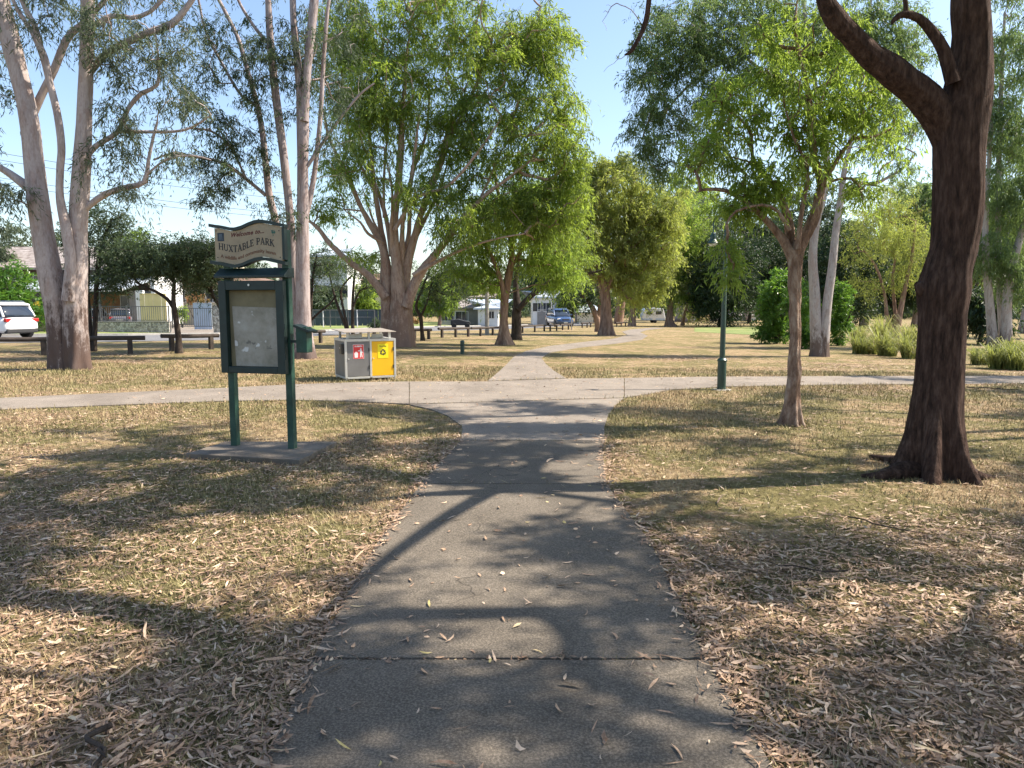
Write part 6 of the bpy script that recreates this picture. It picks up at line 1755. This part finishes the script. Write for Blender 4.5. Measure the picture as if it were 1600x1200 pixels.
SH = [((30, 519), [(25, 460, 34, 44, 40), (-20, 450, 30, 50, 26), (60, 480, 16, 22, 10)], 'leaf_bush', 'glossy green garden shrub behind the white car', 0.9, 0.3, 0.09),
      ((55, 516), [(54, 486, 9, 16, 14)], 'leaf_yellow', 'bright yellow croton bush above the stone wall', 0.5, 0.22, 0.09),
      ((68, 516), [(70, 500, 12, 6, 10)], 'leaf_lime', 'low yellow-green bush on top of the stone wall', 0.4, 0.2, 0.08),
      ((285, 513), [(286, 486, 9, 8, 8)], 'leaf_lime', 'small lime shrub in the yard behind the gate', 0.5, 0.22, 0.08),
      ((310, 512), [(308, 466, 20, 7, 22)], 'leaf_flower', 'orange and pink flowering vine over the yard wall', 0.25, 0.14, 0.07),
      ((590, 517), [(588, 508, 10, 8, 10)], 'leaf_small', 'little dark shrub on the verge beside the broad gum', 0.5, 0.2, 0.07),
      ((640, 507), [(645, 500, 12, 5, 12)], 'leaf_flower', 'row of low pink flowers beyond the road', 0.5, 0.2, 0.1)]
for k, (bp, ells, lm, lab, cr, L_, W_) in enumerate(SH):
    bush('garden_shrub' if k != 4 else 'flowering_vine', lab, bp, ells, lm, cr, L_, W_, 130 + k, nspr=9, nlv=11)

# unseen gums added out of frame on the right to shade path and lawn
for k, (x_, y_, h_, r_, n_) in enumerate([(10.5, 3.5, 11.0, 4.0, 60), (12.5, 10.5, 12.0, 4.4, 66), (10.0, -3.5, 11.0, 4.2, 50), (18.5, 17.5, 12.0, 4.0, 80)]):
    b = np.array([x_, y_, float(gz(x_, y_))])
    lim = [np.array([[x_, y_, b[2] - .1, .24], [x_ + .2, y_, b[2] + 2.5, .2], [x_ - .1, y_ + .2, b[2] + 6, .13], [x_, y_, b[2] + h_ * .85, .03]])]
    for q in range(5):
        a = q * 1.26 + k
        lim.append(np.array([[x_, y_, b[2] + 3.0 + .3 * q, .1], [x_ + .4 * r_ * math.cos(a), y_ + .4 * r_ * math.sin(a), b[2] + 5.5, .07], [x_ + .85 * r_ * math.cos(a), y_ + .85 * r_ * math.sin(a), b[2] + 8, .02]]))
    grow_tree('gum_tree', ['smooth gum outside the picture on the right beside the viewer', 'smooth gum outside the picture on the right beyond the dark trunk', 'smooth gum outside the picture behind the viewer on the right', 'smooth gum outside the picture at the far right near the cross path'][k], b, lim,
              blobs(x_, y_, b[2] + h_ * .72, r_, r_, 1.5, int(n_ / 3.6), 8, 90 + k, (.5, .95)), M['gum'], M['leaf_gum'], 0.55, 11, 13, 0.17, 0.038, seg=14, step=0.3, twig=0.011, seed=200 + k, min_h=.4)

# ------------------------------------------------------------------ tussocks of long grass
def tussock(px, py, w_px, h_px, seed, lab):
    b = G(px, py); s = b[1] / FPX; r = np.random.default_rng(seed)
    n = 560; Rr = w_px * s * 0.5; H = h_px * s
    # a few tufts of different height, each a fountain of blades
    nt_ = 7
    ta = r.uniform(0, 6.28, nt_); trd = r.uniform(0, .75, nt_) * Rr; th_ = H * r.uniform(.3, 1.25, nt_)
    q = r.integers(0, nt_, n)
    a = r.uniform(0, 6.28, n)
    x0 = trd[q] * np.cos(ta[q]) + r.normal(0, .05, n); y0 = trd[q] * np.sin(ta[q]) + r.normal(0, .05, n)
    h = th_[q] * r.uniform(.5, 1.15, n); out = h * r.uniform(.2, 1.3, n)
    az = a; w = .008 + .00018 * b[1]
    sv_ = np.stack([-np.sin(az) * w, np.cos(az) * w, 0 * az], -1)
    def pt(t, f): return np.stack([x0 + out * t * np.cos(az), y0 + out * t * np.sin(az), h * f], -1)
    p0 = pt(0, 0); p1 = pt(.25, .6); p2 = pt(.65, .97); p3 = np.stack([x0 + out * 1.15 * np.cos(az), y0 + out * 1.15 * np.sin(az), h * r.uniform(.45, 1.0, n)], -1)
    V = np.stack([p0 - sv_, p0 + sv_, p1 + sv_ * .9, p1 - sv_ * .9, p2 + sv_ * .6, p2 - sv_ * .6, p3 + sv_ * .15, p3 - sv_ * .15], 1).reshape(-1, 3)
    o = np.arange(n)[:, None] * 8
    F = np.stack([o + np.array([0, 1, 2, 3]), o + np.array([3, 2, 4, 5]), o + np.array([5, 4, 6, 7])], 1).reshape(-1, 4)
    tint = r.uniform(0, .7, nt_)
    t = mk('grass_tussock', V, [F], M['long_grass'], None, {'v': np.repeat(np.clip(tint[q] + r.uniform(0, .5, n), 0, 1), 8)}, smooth=False)
    t.location = [float(c) for c in b]
    tag(t, lab, 'grass clump', 'clumps of long grass at the right')
TS = [(1352, 553, 44, 34, 'long grass clump, first in the row right of the twin-stemmed gum'), (1386, 556, 46, 36, 'long yellow-green grass clump, second in the row right of the twin-stemmed gum'),
      (1416, 560, 40, 38, 'straw-coloured grass clump touching the left side of the leaning dark trunk'), (1375, 535, 60, 34, 'pale grass clump behind the row, below the airy paperbark'),
      (1420, 538, 50, 32, 'pale grass clump behind the row next to the dark trunk'), (1345, 533, 40, 24, 'small far grass clump at the left end of the row'),
      (1524, 570, 44, 36, 'green grass clump directly right of the leaning dark trunk'), (1558, 576, 46, 32, 'low grass clump in front of the far right gum'), (1592, 578, 46, 34, 'grass clump at the right edge of the picture'), (1585, 560, 60, 30, 'grass clump behind, at the foot of the far right gum')]
for k, (px, py, w_, h_, lab) in enumerate(TS): tussock(px, py, w_, h_, 300 + k, lab)

# distant woodland closing the view beyond the last houses: one uncountable mass
rw = np.random.default_rng(77)
nC = 1500
th_ = rw.uniform(-.95, .95, nC); dd_ = rw.uniform(190, 250, nC)
cx_ = dd_ * np.tan(th_ * .80); cy_ = dd_ * rw.uniform(.95, 1.05, nC)
hmax = 12 + 3.5 * np.sin(th_ * 9) + 2.5 * np.sin(th_ * 23 + 1) + 2 * np.sin(th_ * 41)
cz_ = gz(cx_, cy_) + rw.uniform(0.0, 1, nC) * hmax
V, F, v = leaves(np.stack([cx_, cy_, cz_], -1), np.full(nC, 4.2), 9, 10, 1.3, .55, .3, .4, .8, rw)
fw = mk('woodland', V, [F], M['leaf_small'], None, {'v': v}, smooth=False); fw['kind'] = 'stuff'
